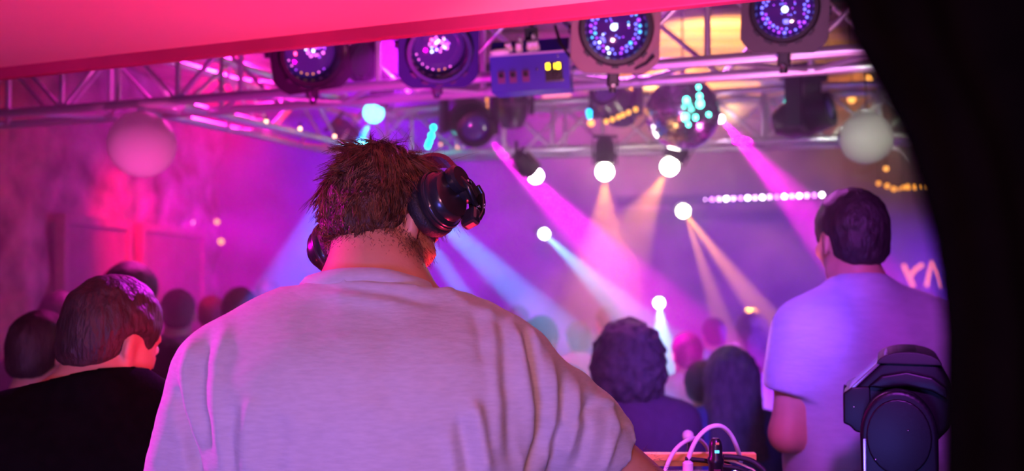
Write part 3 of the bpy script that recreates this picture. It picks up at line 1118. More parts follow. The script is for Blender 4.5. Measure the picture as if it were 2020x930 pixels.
# three seven-segment figures: 0 1 0
SEG = {'0': 'abcdef', '1': 'bc'}
for i, chh in enumerate('010'):
    m = MB()
    x0, y0, sw, sh_ = .055 + i * .0155, .012, .009, .016
    seg = dict(a=(0, sh_ / 2, sw, .0028), d=(0, -sh_ / 2, sw, .0028), b=(sw / 2, sh_ / 4, .0028, sh_ / 2), c=(sw / 2, -sh_ / 4, .0028, sh_ / 2),
               f=(-sw / 2, sh_ / 4, .0028, sh_ / 2), e=(-sw / 2, -sh_ / 4, .0028, sh_ / 2))
    for s_ in SEG[chh]:
        sx, sy, a_, b_ = seg[s_]
        m.box((x0 + sx, y0 + sy, .0045), (a_, b_, .002))
    m.build('display_figure', gd, root)
MB().lathe([(.010, 0), (.010, .010), (.008, .012), (0, .012)], (.078, -.012, .003), None, 16).build('button', M['blackplastic'], root, 'auto')
MB().plate([(.046, -.034), (.100, -.034), (.100, -.028), (.046, -.028)], [(.05, -.032), (.096, -.032), (.096, -.03), (.05, -.03)], 0, .004).build('display_frame', M['chrome'], root)
for x in (-.085, -.050, -.012):
    MB().box((x, -.012, .002), (.022, .034, .004), bev=.001).build('socket', mat('violet_socket', (.16, .03, .16), .4), root)
    MB().lathe([(.008, 0), (.007, .008), (0, .008)], (x, -.006, .004), None, 12).build('socket_pin', M['blackplastic'], root, 'auto')
for x, y in ((.022, .006), (.085, .042)):
    MB().sphere((x, y, .001), .004, 8, 6).build('screw', M['chrome'], root, True)
MB().box((0, H_ / 2 + .055, -.12), (.04, .06, .03)).build('hanger', M['black'], root)

# drooping black cable between the control box and the stage light
pts = [P(1095, 50, 2.92), P(1105, 85, 2.92), P(1125, 112, 2.9), P(1150, 128, 2.88), P(1180, 140, 2.9), P(1215, 143, 2.9), P(1250, 137, 2.88), P(1275, 125, 2.86), P(1290, 110, 2.84)]
tag(MB().tube(pts, .0045, 8).build('power_cable', M['rubber'], None, True), 'black cable drooping below the blue-pointed stage light', 'cable')
# spare black flood head between two stage lights (seen edge on)
c = P(700, 115, 3.45)
root = empty('flood_head', c, 'black flood light seen edge-on beside the leftmost stage light', 'flood light', None, basis(Vector((.8, -.5, -.25)), (0, 0, 1)).to_quaternion())
MB().lathe([(0, -.10), (.05, -.10), (.07, -.06), (.075, .04), (.068, .05), (.06, .03), (0, .03)], n=28).build('housing', M['blackplastic'], root, 'auto')
MB().lathe([(.078, .02), (.082, .03), (.082, .05), (.078, .05)], n=28).build('rim', M['black'], root, 'auto')
MB().box((0, .085, -.02), (.03, .05, .02)).build('bracket', M['black'], root)

# ------------------------------------------------------------------ beam lamps in the haze
LENS = {}


def lamp(px, py, d, tgt, color, watts, label, r=.032, angle=9, lens=None, strength=25, hang=None, blend=.35, also=(), group='beam lamps'):
    """round lamp with housing, dome lens and yoke; its own spot light starts at the lens"""
    c = P(px, py, d)
    ax = (Vector(tgt) - c).normalized()
    B = basis(ax, (1, 0, 0))
    root = empty('beam_lamp', c, label, 'lamp', group, B.to_quaternion())
    key = tuple(round(q, 2) for q in (lens or color)) + (strength,)
    if key not in LENS: LENS[key] = glow('lamp_lens_glow', lens or color, strength)
    MB().sphere((0, 0, r * .75), r * 1.04, 24, 16).build('lens', LENS[key], root, True)
    MB().lathe([(0, -r * 3.4), (r * .8, -r * 3.4), (r * 1.15, -r * 2.6), (r * 1.2, -r * .2), (r * 1.22, .0), (r * 1.02, .0), (r * 1.0, -r * .2)], n=24).build('housing', M['black'], root, 'auto')
    MB().lathe([(r * 1.2, -r * 1.0), (r * 1.34, -r * 1.0), (r * 1.34, -r * 1.4), (r * 1.2, -r * 1.4)], n=24).build('cooling_ring', M['black'], root, 'auto')
    for s in (-1, 1):
        MB().box((s * r * 1.45, 0, -r * 1.6), (r * .14, r * .6, r * 3.0)).build('yoke_arm', M['black'], root)
    MB().box((0, 0, -r * 3.6), (r * 3.0, r * .6, r * .25)).build('yoke_bar', M['black'], root)
    if hang is not None:
        back = c - ax * r * 3.5
        h = Vector((back.x, back.y, hang)) if not isinstance(hang, Vector) else hang
        world_child(MB().tube([back, h], .009, 8).build('hanger', M['black'], None, True), root)
    for t2, ang2, w2 in also:
        spot('beam_' + label.split()[0].lower(), c + ax * r * 1.95, t2, watts * w2, color, ang2, blend, .012)
    sp = spot('beam_' + label.split()[0].lower(), c + ax * r * 1.95, c + ax * 3, watts, color, angle, blend, .012)
    return root


lamp(953, 265, 4.95, P(1400, 720, 5.0), MAGENTA, 4200, 'magenta lamp left of the others on the far truss, long beam to the lower right', .026, 17, (1, .45, 1), 30, ZT)
lamp(1050, 340, 4.85, P(1400, 720, 5.6), MAGENTA, 900, 'round pink-white lamp below the far truss, in line with the magenta beam', .036, 22, (1, .8, 1), 30, ZT)
lamp(1193, 327, 4.75, P(1192, 600, 4.62), ORANGE, 330, 'round warm white lamp hanging left of the mirror ball', .040, 44, (1, .92, .75), 30, ZT)
lamp(1327, 318, 4.65, P(1200, 540, 4.6), ORANGE, 330, 'round warm white lamp straight below the mirror ball', .040, 44, (1, .92, .75), 30, ZT)
lamp(1417, 231, 4.80, P(1640, 470, 4.9), MAGENTA, 6500, 'small magenta lamp right of the mirror ball with a wide beam', .018, 20, (1, .6, 1), 30, ZT + .05)
lamp(1345, 413, 8.6, P(1560, 690, 6.6), ORANGE, 5200, 'warm lamp below the light bar, orange beam to the right', .052, 7, (1, .9, .6), 30, Vector(P(1345, 413, 9.05)), also=((P(1425, 640, 6.8), 5, .8),))
lamp(1072, 460, 8.6, P(1260, 640, 6.4), (.16, .62, 1.0), 4200, 'white-blue lamp on the back wall, pale beam to the lower right', .040, 7, (.8, .95, 1), 30, Vector(P(1072, 460, 9.05)))
lamp(1300, 596, 8.4, P(1310, 720, 7.0), (.2, .85, 1.0), 2600, 'cyan-white lamp low on the back wall behind the crowd', .040, 11, (.7, 1, 1), 30, Vector(P(1300, 590, 9.05)))
lamp(743, 209, 4.60, P(575, 600, 4.65), (.0, .12, 1.0), 3800, 'bright cyan lamp above the head wearing headphones', .046, 26, (.10, .75, 1), 5, ZT + .22)
lamp(706, 284, 5.0, P(1090, 640, 4.9), (0.0, .36, 1.0), 7500, 'cyan lamp half hidden behind the hair of the person with headphones', .046, 10, (.12, .80, 1), 6, ZT, also=((P(985, 690, 4.9), 7, .9),))

# ------------------------------------------------------------------ moving heads on the far truss
def moving_head(px, py, d, tilt, pan, label, s=1.0, group='moving heads on the far truss'):
    c = P(px, py, d)
    root = empty('moving_head', c, label, 'moving head', group, Matrix.Rotation(pan, 3, 'Z').to_quaternion())
    Rt = Matrix.Rotation(tilt, 3, 'X')
    MB().box((0, 0, .20 * s), (.20 * s, .16 * s, .07 * s), bev=.015 * s).build('base', M['black'], root)
    for q in (-1, 1):
        MB().box((q * .11 * s, 0, .06 * s), (.03 * s, .08 * s, .24 * s), bev=.01 * s).build('arm', M['black'], root)
    MB().lathe([(0, -.13 * s), (.06 * s, -.13 * s), (.088 * s, -.07 * s), (.09 * s, .05 * s), (.08 * s, .13 * s), (.06 * s, .135 * s), (.055 * s, .11 * s), (0, .11 * s)], R=Rt, n=28).build('head', M['blackplastic'], root, 'auto')
    MB().lathe([(.055 * s, .112 * s), (.04 * s, .125 * s), (0, .13 * s)], R=Rt, n=24).build('lens', M['glass'], root, True)
    MB().lathe([(.09 * s, .0), (.096 * s, .0), (.096 * s, .025 * s), (.09 * s, .025 * s)], R=Rt, n=28).build('head_ring', M['grayplate'], root, 'auto')
    return root


moving_head(925, 238, 4.9, math.radians(115), .3, 'dark moving head hanging above the magenta lamp', 1.15)
moving_head(1215, 205, 4.7, math.radians(70), -.5, 'dark moving head tilted over a row of amber points, left of the mirror ball', 1.0)
moving_head(1585, 230, 4.6, math.radians(80), .9, 'dark moving head right of the mirror ball, green glint on it', 1.0)
moving_head(1010, 205, 5.05, math.radians(20), 0, 'dark moving head partly hidden behind the blue-lit control box', .9)

# ------------------------------------------------------------------ light bar on the back wall
A_, B_ = P(1222, 401, 8.9), P(1628, 385, 8.3)
bu = (B_ - A_)
root = empty('light_bar', A_, 'long light bar of pink-white points high on the back wall', 'light bar')
Rb = basis(Vector((bu.y, -bu.x, 0)), bu)
MB().box(bu / 2 + Vector((0, .04, 0)), (bu.length, .09, .05), basis(Vector((0, -1, 0)), bu), .01).build('rail', M['black'], root)
gl = [glow('bar_pink', (1, .45, 1), 10), glow('bar_white', (1, .85, 1), 22), glow('bar_violet', (.8, .25, 1), 7)]
bme = [MB().sphere((0, 0, 0), .017, 12, 8).mesh('bar_led') for _ in gl]
for me_, m_ in zip(bme, gl):
    me_.materials.append(m_)
    for p_ in me_.polygons: p_.use_smooth = True
for i in range(29):
    k = (0, 2, 0, 2, 0, 1)[i % 6] if i < 14 else (1, 0, 2, 1, 0)[i % 5]
    o = bpy.data.objects.new('bar_lamp', bme[k]); COL.objects.link(o); o.parent = root
    o.location = bu * ((i + .5) / 29) + Vector((0, -.012, .0))
for q in (.1, .5, .9):
    p0 = bu * q + Vector((0, .04, 0))
    MB().tube([p0, Vector((p0.x, YB - A_.y, p0.z))], .015, 8).build('wall_bracket', M['black'], root)
spot('light_bar_glow', (A_ + B_) / 2 + Vector((0, -.1, -.05)), P(1430, 640, 7.6), 60, (.7, .06, 1), 110, 1, .3)

# ------------------------------------------------------------------ mirror ball, globes
c = P(1347, 224, 4.45)
root = empty('mirror_ball', c, 'mirror ball hanging under the near truss', 'mirror ball')
rb = .163
core = MB().sphere((0, 0, 0), rb * .985, 28, 18).build('core', M['black'], root, True)
tl = MB()
for i in range(1, 25):
    th = PI * (i) / 25
    n = max(6, int(2 * PI * math.sin(th) * rb / .0205))
    for k in range(n):
        a = 2 * PI * (k + .5 * (i % 2)) / n
        nn = Vector((math.sin(th) * math.cos(a), math.sin(th) * math.sin(a), math.cos(th)))
        nn = (nn + Vector((random.gauss(0, .02), random.gauss(0, .02), random.gauss(0, .02)))).normalized()
        tl.box(nn * rb, (.0185, .0185, .004), basis(nn, (-math.sin(a), math.cos(a), 0)))
o = tl.build('mirror_tiles', M['mirror'], root)
o['kind'] = 'stuff'
MB().lathe([(.03, rb - .004), (.03, rb + .012), (.012, rb + .02), (.012, rb + .04), (0, rb + .04)], n=16).build('cap', M['chrome'], root, 'auto')
MB().tube([(0, 0, rb + .03), (0, 0, 3.37 - c.z)], .004, 6).build('chain', M['black'], root)


def globe(px, py, d, r, label, strips=0):
    c = P(px, py, d)
    root = empty('globe_lantern', c, label, 'lantern', 'white globe lanterns')
    prof = []
    for i in range(25):
        t = PI * i / 24
        rr_ = r * (1 + .004 * (i % 2))
        prof.append((max(0, rr_ * math.sin(t)) if 0 < i < 24 else 0, -rr_ * math.cos(t)))
    MB().lathe(prof, n=40).build('shade', M['paper'], root, True)
    MB().lathe([(.018, r - .004), (.018, r + .012), (.006, r + .016), (0, r + .016)], n=14).build('cap', M['white'], root, 'auto')
    MB().tube([(0, 0, r), (0, 0, max(.05, (ZT + .02 if d < 4 else ZC - .03) - c.z))], .003, 6).build('cord', M['rubber'], root)
    for k in range(strips):
        a = (.35, -.1, .8, -.45, -.75)[k]
        L_ = (.20, .16, .14, .13, .10)[k]
        st = Vector((.02 if k % 2 == 0 else r * .8, .02, r if k % 2 == 0 else -r * .2 * (k - 1)))
        pts = [st + Vector((math.cos(a), .2, math.sin(a))) * L_ * t + Vector((0, 0, .03 * math.sin(t * 3))) for t in np.linspace(0, 1, 6)]
        m = MB()
        vs = []
        for q in pts: vs += [q + Vector((0, 0, .009)), q - Vector((0, .01, .009))]
        vs += [v + Vector((0, .003, 0)) for v in vs]
        n_ = len(pts)
        fs = []
        for i in range(n_ - 1):
            j = 2 * i
            fs += [[j, j + 1, j + 3, j + 2], [2 * n_ + j, 2 * n_ + j + 2, 2 * n_ + j + 3, 2 * n_ + j + 1], [j, j + 2, 2 * n_ + j + 2, 2 * n_ + j], [j + 1, 2 * n_ + j + 1, 2 * n_ + j + 3, j + 3]]
        m.add(vs, fs).build('ribbon', M['paper'], root)
    return root


globe(280, 285, 3.72, .123, 'white globe lantern lit pink, hanging below the left end of the truss')
globe(1709, 273, 4.35, .114, 'pale globe lantern with loose ribbons, near the dark right edge', 5)

# ------------------------------------------------------------------ small points of light
def bulbs(name, label, spec, color, cord=True, r=.008, strength=18, cat='string lights', group=None):
    """one string: bulbs at (px, py, d[, scale]) joined by a cord"""
    pts = [P(*q[:3]) for q in spec]
    root = empty(name, pts[0], label, cat, group)
    g_ = glow(name + '_glow', color, strength)
    me_ = MB().sphere((0, 0, 0), 1, 12, 8).mesh('bulb')
    me_.materials.append(g_)
    for p_ in me_.polygons: p_.use_smooth = True
    for p, q in zip(pts, spec):
        o = bpy.data.objects.new('bulb', me_); COL.objects.link(o); o.parent = root
        o.location = p - pts[0]
        s_ = r * (q[3] if len(q) > 3 else 1)
        o.scale = (s_, s_, s_ * 1.15)
        MB().tube([p - pts[0] + Vector((0, 0, s_ * .9)), p - pts[0] + Vector((0, 0, s_ * .9 + .02))], .005, 6).build('holder', M['rubber'], root)
    if cord:
        cp = []
        for i in range(len(pts) - 1):
            a, b = pts[i] + Vector((0, 0, r + .018)), pts[i + 1] + Vector((0, 0, r + .018))
            for t in np.linspace(0, 1, 5)[:-1]:
                cp.append(a.lerp(b, t) - pts[0] - Vector((0, 0, .02 * math.sin(PI * t))))
        cp.append(pts[-1] + Vector((0, 0, r + .018)) - pts[0])
        MB().tube(cp, .003, 5).build('cord', M['rubber'], root)
    if name == 'fairy_lights':
        for i in (0, len(pts) // 2, len(pts) - 1):
            p = pts[i] - pts[0] + Vector((0, 0, r + .018))
            MB().tube([p, Vector((p.x, p.y, ZC - .02 - pts[0].z))], .003, 5).build('hanging_wire', M['rubber'], root)
    return root


bulbs('bulb_string', 'short string of teal points left of the purple moving head',
      [(875, 245, 5.2), (855, 252, 5.2), (851, 268, 5.2, 1.1), (847, 280, 5.2), (844, 288, 5.2)], (0.0, .9, .75), True, .013, 8, group='coloured bulb strings')
bulbs('bulb_string', 'teal glints of the mirror ball, added as glowing points in front of it',
      [(1378, 172, 4.2), (1380, 190, 4.2, 1.3), (1381, 205, 4.2, 1.8), (1354, 198, 4.2, 1.5), (1352, 232, 4.2, 1.7), (1372, 232, 4.2, 1.2), (1358, 246, 4.2), (1398, 226, 4.2)], (.1, 1, .75), True, .009, 9, group='coloured bulb strings')  # teal reflections on the ball drawn as glowing bulbs
bulbs('fairy_lights', 'amber fairy lights in a row above the right-hand person',
      [(1733, 362, 6.8, 1.1), (1750, 367, 6.8, 1.2), (1763, 373, 6.8, 1.2), (1774, 373, 6.8, .7), (1782, 370, 6.8, .9), (1791, 369, 6.8, 1.3), (1806, 369, 6.8, 1.2), (1820, 368, 6.8, .9), (1832, 368, 6.8, 1.2)], (1, .36, .04), True, .014, 2.0, group='amber lights at the right')
for i, (x, y, d, s_, lb) in enumerate([(1717, 153, 5.6, 1.8, 'small bright amber bulb high above the pale globe lantern'), (1680, 196, 5.6, 1.9, 'amber bulb left of the ribbons on the pale globe lantern'),
                                    (1634, 244, 5.6, 1.6, 'amber bulb left of the pale globe lantern'), (1748, 333, 6.6, 1.4, 'lone amber bulb just above the row of fairy lights'),
                                    (1166, 243, 4.7, 1.4, 'small warm bulb at the left end of the amber points'), (436, 477, 8.0, 2.0, 'yellow bulb glowing on the far left wall'),
                                    (378, 438, 8.3, 1.8, 'pale pink bulb on the far left wall, left of the yellow ones'), (428, 438, 8.4, 1.8, 'orange bulb above the yellow bulb on the far wall'), (112, 516, 6.0, 1.0, 'tiny orange bulb low on the red stone wall')]):
    p = P(x, y, d)
    root = empty('wall_bulb' if x < 600 else 'pendant_bulb', p, lb, 'bulb')
    cl = (1, .40, .07) if i not in (6,) else (1, .35, .4)
    MB().sphere((0, 0, 0), .012 * s_, 14, 10).build('bulb', glow('amber_bulb', cl, 2.6 if i != 8 else 3), root, True)
    MB().tube([(0, 0, .010 * s_), (0, 0, .010 * s_ + .03)], .008, 8).build('holder', M['rubber'], root)
    top = ZC - .02 - p.z if x > 600 else .3
    MB().tube([(0, 0, .03), (0, 0, top)], .003, 5).build('cord', M['rubber'], root)
# amber LED bar under the moving head
bulbs('led_bar', 'slanting row of amber points below the moving head, left of the mirror ball', [(1196, 240, 4.55), (1208, 236, 4.55), (1220, 231, 4.55), (1229, 227, 4.55), (1240, 222, 4.55), (1254, 216, 4.55)], (1, .42, .04), True, .011, 2.2, cat='light bar')
bulbs('signal_lamp', 'single blue point left of the slanting amber row', [(1162, 222, 4.6, 1), (1163, 230, 4.6, .8)], (0, .45, 1), False, .014, 5, cat='lamp')
bulbs('blinder_light', 'upright amber three-cell blinder light beside the dark moving head', [(966, 196, 5.0, 1), (968, 213, 5.0, 1.1), (970, 230, 5.0, 1.1)], (1, .30, .06), False, .022, 1.6, cat='lamp')
bulbs('bulb_string', 'faint coloured points along the far truss right of the teal string', [(869, 285, 5.3), (902, 291, 5.3), (933, 284, 5.3)], (1, .4, .2), True, .008, 2.5, group='coloured bulb strings')
bulbs('bulb_string', 'two teal points near the right end of the near truss', [(1613, 149, 4.9, 1.1), (1577, 166, 4.9, .9), (1552, 203, 4.9, 1.3)], (0, .9, .7), True, .012, 3.5, group='coloured bulb strings')
# rope lights along the side truss (amber dots)
bulbs('bulb_string', 'tiny orange points along the side truss', [(462, 228, 4.1), (525, 240, 4.25), (592, 254, 4.45), (660, 269, 4.7)], (1, .45, .25), False, .007, 8, group='coloured bulb strings')

# ------------------------------------------------------------------ orange-lit wall strokes at the right, their light put in as emission
root = empty('orange_strokes', P(1815, 545, 8.95), 'orange-lit branching strokes on the wall, over the right shoulder of the grey shirt', 'wall strokes')
gs = glow('orange_lit_stroke', (1.0, 0.20, 0.0), 2.0)
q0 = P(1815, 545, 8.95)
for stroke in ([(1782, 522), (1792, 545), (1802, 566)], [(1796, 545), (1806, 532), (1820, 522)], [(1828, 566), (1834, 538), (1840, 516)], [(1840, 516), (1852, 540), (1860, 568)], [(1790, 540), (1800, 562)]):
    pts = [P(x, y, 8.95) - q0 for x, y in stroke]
    MB().tube(pts, .022, 8).build('glowing_stroke', gs, root, True)
for x, y in ((1788, 536), (1846, 528)):
    p = P(x, y, 8.95) - q0
    MB().tube([p, p + Vector((0, .15, 0))], .008, 6).build('wall_peg', M['black'], root)

# ------------------------------------------------------------------ two dark panels on the left stone wall
M['panel'] = mat('dark_wall_panel', (0.22, 0.13, 0.13), 0.7, var=.2, scale=8)
M['panel_frame'] = mat('pale_panel_frame', (0.30, 0.19, 0.17), 0.6, var=.2, scale=12)
for (y0, y1, lb) in ((5.75, 6.65, 'nearer dark framed panel on the red stone wall, over the heads'), (6.95, 8.25, 'farther dark framed panel on the stone wall, left of the yellow bulb')):
    root = empty('wall_panel', (XL + .02, (y0 + y1) / 2, 1.85), lb, 'wall panel', 'panels on the stone wall')
    L_ = y1 - y0
    MB().box((0, 0, 0), (.05, L_, .80)).build('board', M['panel'], root)
    for s in (-1, 1):
        MB().box((.015, s * (L_ / 2 + .03), 0), (.06, .06, .92), bev=.008).build('frame_side', M['panel_frame'], root)
        MB().box((.015, 0, s * .43), (.06, L_, .06), bev=.008).build('frame_rail', M['panel_frame'], root)

# ------------------------------------------------------------------ glowing strips added between the ceiling planks for the orange-lit slats
for (x, y, wpx, col, st, lb) in ((1098, 189, 56, (1, .34, .06), 1.3, 'orange glowing strip on the ceiling, seen under the blue-lit control box'),
                             (1184, 171, 26, (.55, 1, .85), 1.6, 'short pale green glowing strip on the ceiling above the slanting amber row'),
                             (1234, 173, 48, (1, .42, .08), 1.8, 'amber glowing strip on the ceiling just left of the mirror ball'),
                             (1284, 170, 30, (1, .72, .35), 1.8, 'cream glowing strip on the ceiling over the left rim of the mirror ball'),
                             (1442, 169, 110, (1, .36, .07), 1.2, 'long amber glowing strip on the ceiling right of the mirror ball'),
                             (1466, 184, 80, (1, .26, .04), .8, 'dim orange glowing strip farther back, below the long amber one'),
                             (1540, 176, 50, (1, .34, .06), 1.0, 'amber glowing strip on the ceiling above the right-hand moving head')):
    d_ = (ZC - .085 - 2.0) * FPX / (528 - y)
    p = P(x, y, d_)
    L_ = wpx / FPX * d_
    root = empty('glowing_strip', p, lb, 'strip light', 'glowing strips on the ceiling')  # added strip that stands in for an orange-lit slat
    MB().box((0, .03, .036), (L_ + .04, .12, .03), bev=.004).build('casing', M['black'], root)
    MB().box((0, 0, 0), (L_, .07, .046), bev=.004).build('glowing_slat', glow('strip_glow', col, st), root)


# ------------------------------------------------------------------ clothing and skin materials
M['skin'] = mat('skin', (0.62, 0.30, 0.19), 0.48, var=.06, scale=30, bump=.05, bscale=260)
M['skin_tan'] = mat('tan_skin', (0.48, 0.28, 0.20), 0.5, var=.06, scale=30)
M['hair_brown'] = mat('brown_hair', (0.050, 0.020, 0.012), 0.42, var=.45, scale=60, bump=.6, bscale=150, stretch=(1, 1, .3))
M['hair_dark'] = mat('dark_hair', (0.040, 0.026, 0.024), 0.52, var=.4, scale=60, bump=.35, bscale=130, stretch=(1, 1, .3))
M['hair_hazed'] = mat('hazed_hair', (0.11, 0.085, 0.10), 0.5, var=.35, scale=50, bump=.6, bscale=120, stretch=(1, 1, .3))  # lightened: the haze in front of the hair is in the colour
M['hair_mid'] = mat('chestnut_hair', (0.075, 0.035, 0.020), 0.45, var=.4, scale=60, bump=.7, bscale=130, stretch=(1, 1, .3))
M['tee'] = mat('heather_grey_jersey', (0.50, 0.49, 0.52), 0.9, var=.07, scale=240, bump=.10, bscale=300, stretch=(.22, .22, 1), sheen=.25)
M['tee2'] = mat('light_grey_jersey', (0.50, 0.48, 0.54), 0.9, var=.06, scale=70, bump=.1, bscale=150, stretch=(.3, .3, 1), sheen=.2)
M['jacket'] = mat('black_jacket_cloth', (0.004, 0.0035, 0.004), 0.9, var=.3, scale=40, bump=.12, bscale=150, spec=.08)
M['tee_navy'] = mat('navy_cotton', (0.08, 0.10, 0.30), 0.9, var=.15, scale=40)
M['tee_black'] = mat('faded_black_cotton', (0.035, 0.032, 0.038), 0.9, var=.15, scale=40)
M['tee_white'] = mat('white_cotton', (0.62, 0.60, 0.62), 0.9, var=.06, scale=40)
M['tee_rose'] = mat('rose_cotton', (0.45, 0.16, 0.22), 0.9, var=.1, scale=40)
M['tee_plum'] = mat('plum_cotton', (0.13, 0.06, 0.13), 0.9, var=.1, scale=40)
M['denim'] = mat('dark_denim', (0.035, 0.045, 0.09), 0.85, var=.2, scale=60)
M['shoe'] = mat('black_shoe', (0.015, 0.014, 0.015), 0.5)

# ------------------------------------------------------------------ the crowd: five kinds of figure, each copied to its own place
TPL = {}


def template(key, hair, sleeve=.55, arms=('down', 'down'), pitch=4, yaw=0, **kw):
    J, k = std_joints(1.75, arms)
    hc = np.array((0, .018, 1.615))
    o = dict(BASE, h=.0165, hs=.0165, hh=.012, hair=hair, sleeve=sleeve, skin=M['skin_tan'], shirt=M['tee_black'], legs=M['denim'],
             shoe=M['shoe'], hairm=M['hair_dark'], **kw)
    TPL[key] = person('person', 'person', J, (hc, head_matrix(yaw, pitch), 1.0), o)


template('man', 'short')
template('man_turned', 'thick', 1.5, ('front', 'down'), 2, 25)
template('man_crop', 'crop', .55, ('down', 'front'), 8, -15, waist_r=.125)
template('bob', 'bob', .5, ('front', 'front'), 4, 6, bust=True, sh_r=.052, arm_r=.040, neck_r=.048)
template('long', 'long', .5, ('down', 'front'), 6, -8, bust=True, sh_r=.052, arm_r=.040, neck_r=.048)
TOP = {'man': 1.745, 'man_turned': 1.757, 'man_crop': 1.737, 'bob': 1.750, 'long': 1.745}
used = set()


def crowd(px, top, d, key, yaw, label, shirt, hair='hair_dark', z0=0.0):
    p = P(px, top, d)
    s = (p.z - z0) / TOP[key]
    root = TPL[key] if key not in used else copy_tree(TPL[key])
    used.add(key)
    root.location = (p.x, p.y, z0)
    root.rotation_euler = (0, 0, math.radians(-yaw))
    ss = min(max(s, .93), 1.07)
    root.scale = (ss, ss, s)
    root['label'], root['category'], root['group'] = label, 'person', 'people in the crowd'
    for ch in [x for x in bpy.data.objects if x.parent == root]:
        mname = {'shirt': shirt, 'hair': hair}.get(ch.name.split('.')[0])
        if mname:
            ch.material_slots[0].link = 'OBJECT'
            ch.material_slots[0].material = M[mname]
    return root


crowd(72, 614, 2.75, 'man_crop', 28, 'person with short dark hair at the far left edge, partly behind the black jacket', 'tee_black', z0=.2)
crowd(118, 575, 4.1, 'man', -10, 'person whose dark head shows just left above the black-jacketed one', 'tee_plum', z0=.2)
crowd(252, 517, 3.7, 'man', 25, 'tall person whose head rises right behind the black-jacketed one', 'tee_black', z0=.2)
crowd(349, 571, 4.7, 'man_crop', 0, 'person in a plum top with cropped hair, against the pink haze', 'tee_plum', z0=.2)
crowd(416, 584, 6.3, 'man', 10, 'second head from the plum top towards the grey shoulder', 'tee_black', z0=.2)
crowd(474, 567, 5.5, 'man_turned', -12, 'dark head just over the slope of the grey left shoulder', 'tee_black', z0=.2)
crowd(527, 551, 7.1, 'man', 8, 'farther head close under the left headphone, over the shoulder slope', 'tee_plum', z0=.2)
crowd(962, 596, 6.7, 'man_turned', -10, 'blurred head in blue light just right of the grey collar', 'tee_navy')
crowd(1022, 604, 7.4, 'man', 12, 'small far head in violet light, second right of the grey collar', 'tee_rose')
crowd(1068, 624, 5.6, 'man_turned', 10, 'dark head peeping over the grey right shoulder', 'tee_navy')
crowd(1142, 634, 6.6, 'man', -8, 'person with pink-rimmed dark hair left of the big round bob', 'tee_rose')
crowd(1241, 628, 3.55, 'bob', 6, 'person with a big round dark bob and a dark plum top', 'tee_plum', 'hair_hazed')
crowd(1357, 656, 5.3, 'man', -6, 'person in a pale top right of the round bob', 'tee_white')
crowd(1408, 627, 6.5, 'man_crop', 10, 'far cropped head above the long-haired one, against orange haze', 'tee_navy')
crowd(1483, 608, 7.1, 'long', 0, 'far person with long narrow hair under the orange beam', 'tee_white', 'hair_mid')
crowd(1548, 616, 7.9, 'man', -20, 'far small head just left of the lavender shirt', 'tee_rose', 'hair_mid')
crowd(1390, 712, 4.75, 'man_turned', -5, 'short person between the pale top and the long dark hair', 'tee_rose')
crowd(1441, 680, 3.95, 'long', 4, 'person with long dark hair and a navy top, near the white cables', 'tee_navy', 'hair_hazed')
crowd(1196, 606, 7.9, 'man_crop', 0, 'farthest dim head, above the left side of the round bob', 'tee_black')

# ------------------------------------------------------------------ person in a black jacket at the left
A3 = lambda v: tuple(float(q) for q in v)


def legs_at(J, x, y, z0, H, yaw=0.0, w=.10):
    c, s = math.cos(yaw), math.sin(yaw)
    for q, n in ((-1, 'L'), (1, 'R')):
        J['hip' + n] = (x + q * w * .9 * c, y - q * w * .9 * s, z0 + .53 * H)
        J['kn' + n] = (x + q * w * 1.1 * c, y - q * w * 1.1 * s + .03, z0 + .285 * H)
        J['an' + n] = (x + q * w * 1.25 * c, y - q * w * 1.25 * s, z0 + .085)


J = dict(neck=A3(P(196, 752, 2.0)), shL=A3(P(8, 868, 1.93)), shR=A3(P(372, 872, 2.06)))
J['elL'], J['wrL'] = A3(P(-60, 1130, 1.95)), A3(P(40, 1270, 2.15))
J['elR'], J['wrR'] = A3(P(430, 1140, 2.1)), A3(P(360, 1250, 2.3))
legs_at(J, -.82, 2.02, .2, 1.72, .2)
o = dict(BASE, h=.010, hs=.010, hh=.007, chest_r=.135, waist_r=.125, trap_r=.058, sh_r=.072, arm_r=.055, neck_r=.060, sleeve=1.5, hair='short', skin=M['skin'],
         shirt=M['jacket'], legs=M['denim'], shoe=M['shoe'], hairm=M['hair_dark'], top_name='jacket', cloth=.014, neck_cut=(A3(P(190, 742, 2.0)), (-.25, .25, 1)), wrinkle=.6)
LHC, LHR = P(220, 668, 2.03), head_matrix(32, 16, -4)
pl = person('person', 'person in a black jacket with short dark hair at the left, head turned right', J, (A3(LHC), LHR, .98), o, (-.82, 2.02, .2))
# ------------------------------------------------------------------ person in a lavender-lit grey shirt at the right
J = dict(neck=A3(P(1692, 566, 2.60)), shL=A3(P(1588, 652, 2.52)), shR=A3(P(1838, 645, 2.66)))
J['elL'], J['wrL'] = A3(P(1552, 858, 2.52)), A3(P(1596, 838, 2.80))
J['elR'], J['wrR'] = A3(P(1895, 850, 2.62)), A3(P(1850, 960, 2.80))
legs_at(J, .92, 2.62, .5, 1.70, .1)
o = dict(BASE, h=.010, hs=.009, hh=.007, chest_r=.130, waist_r=.128, trap_r=.052, sh_r=.066, arm_r=.052, neck_r=.060, sleeve=.60, hair='short', skin=M['skin'],
         shirt=M['tee2'], legs=M['denim'], shoe=M['shoe'], hairm=M['hair_dark'], neck_cut=(A3(P(1692, 545, 2.58)), (0, .35, 1)), loose=.014, wrinkle=.9, palmL=(.6, .2, .7))
RHC, RHR = P(1678, 470, 2.62), head_matrix(-14, 4, 2)
pr_ = person('person', 'person in a grey short-sleeved shirt seen from behind at the right', J, (A3(RHC), RHR, 1.0), o, (.92, 2.62, .5))


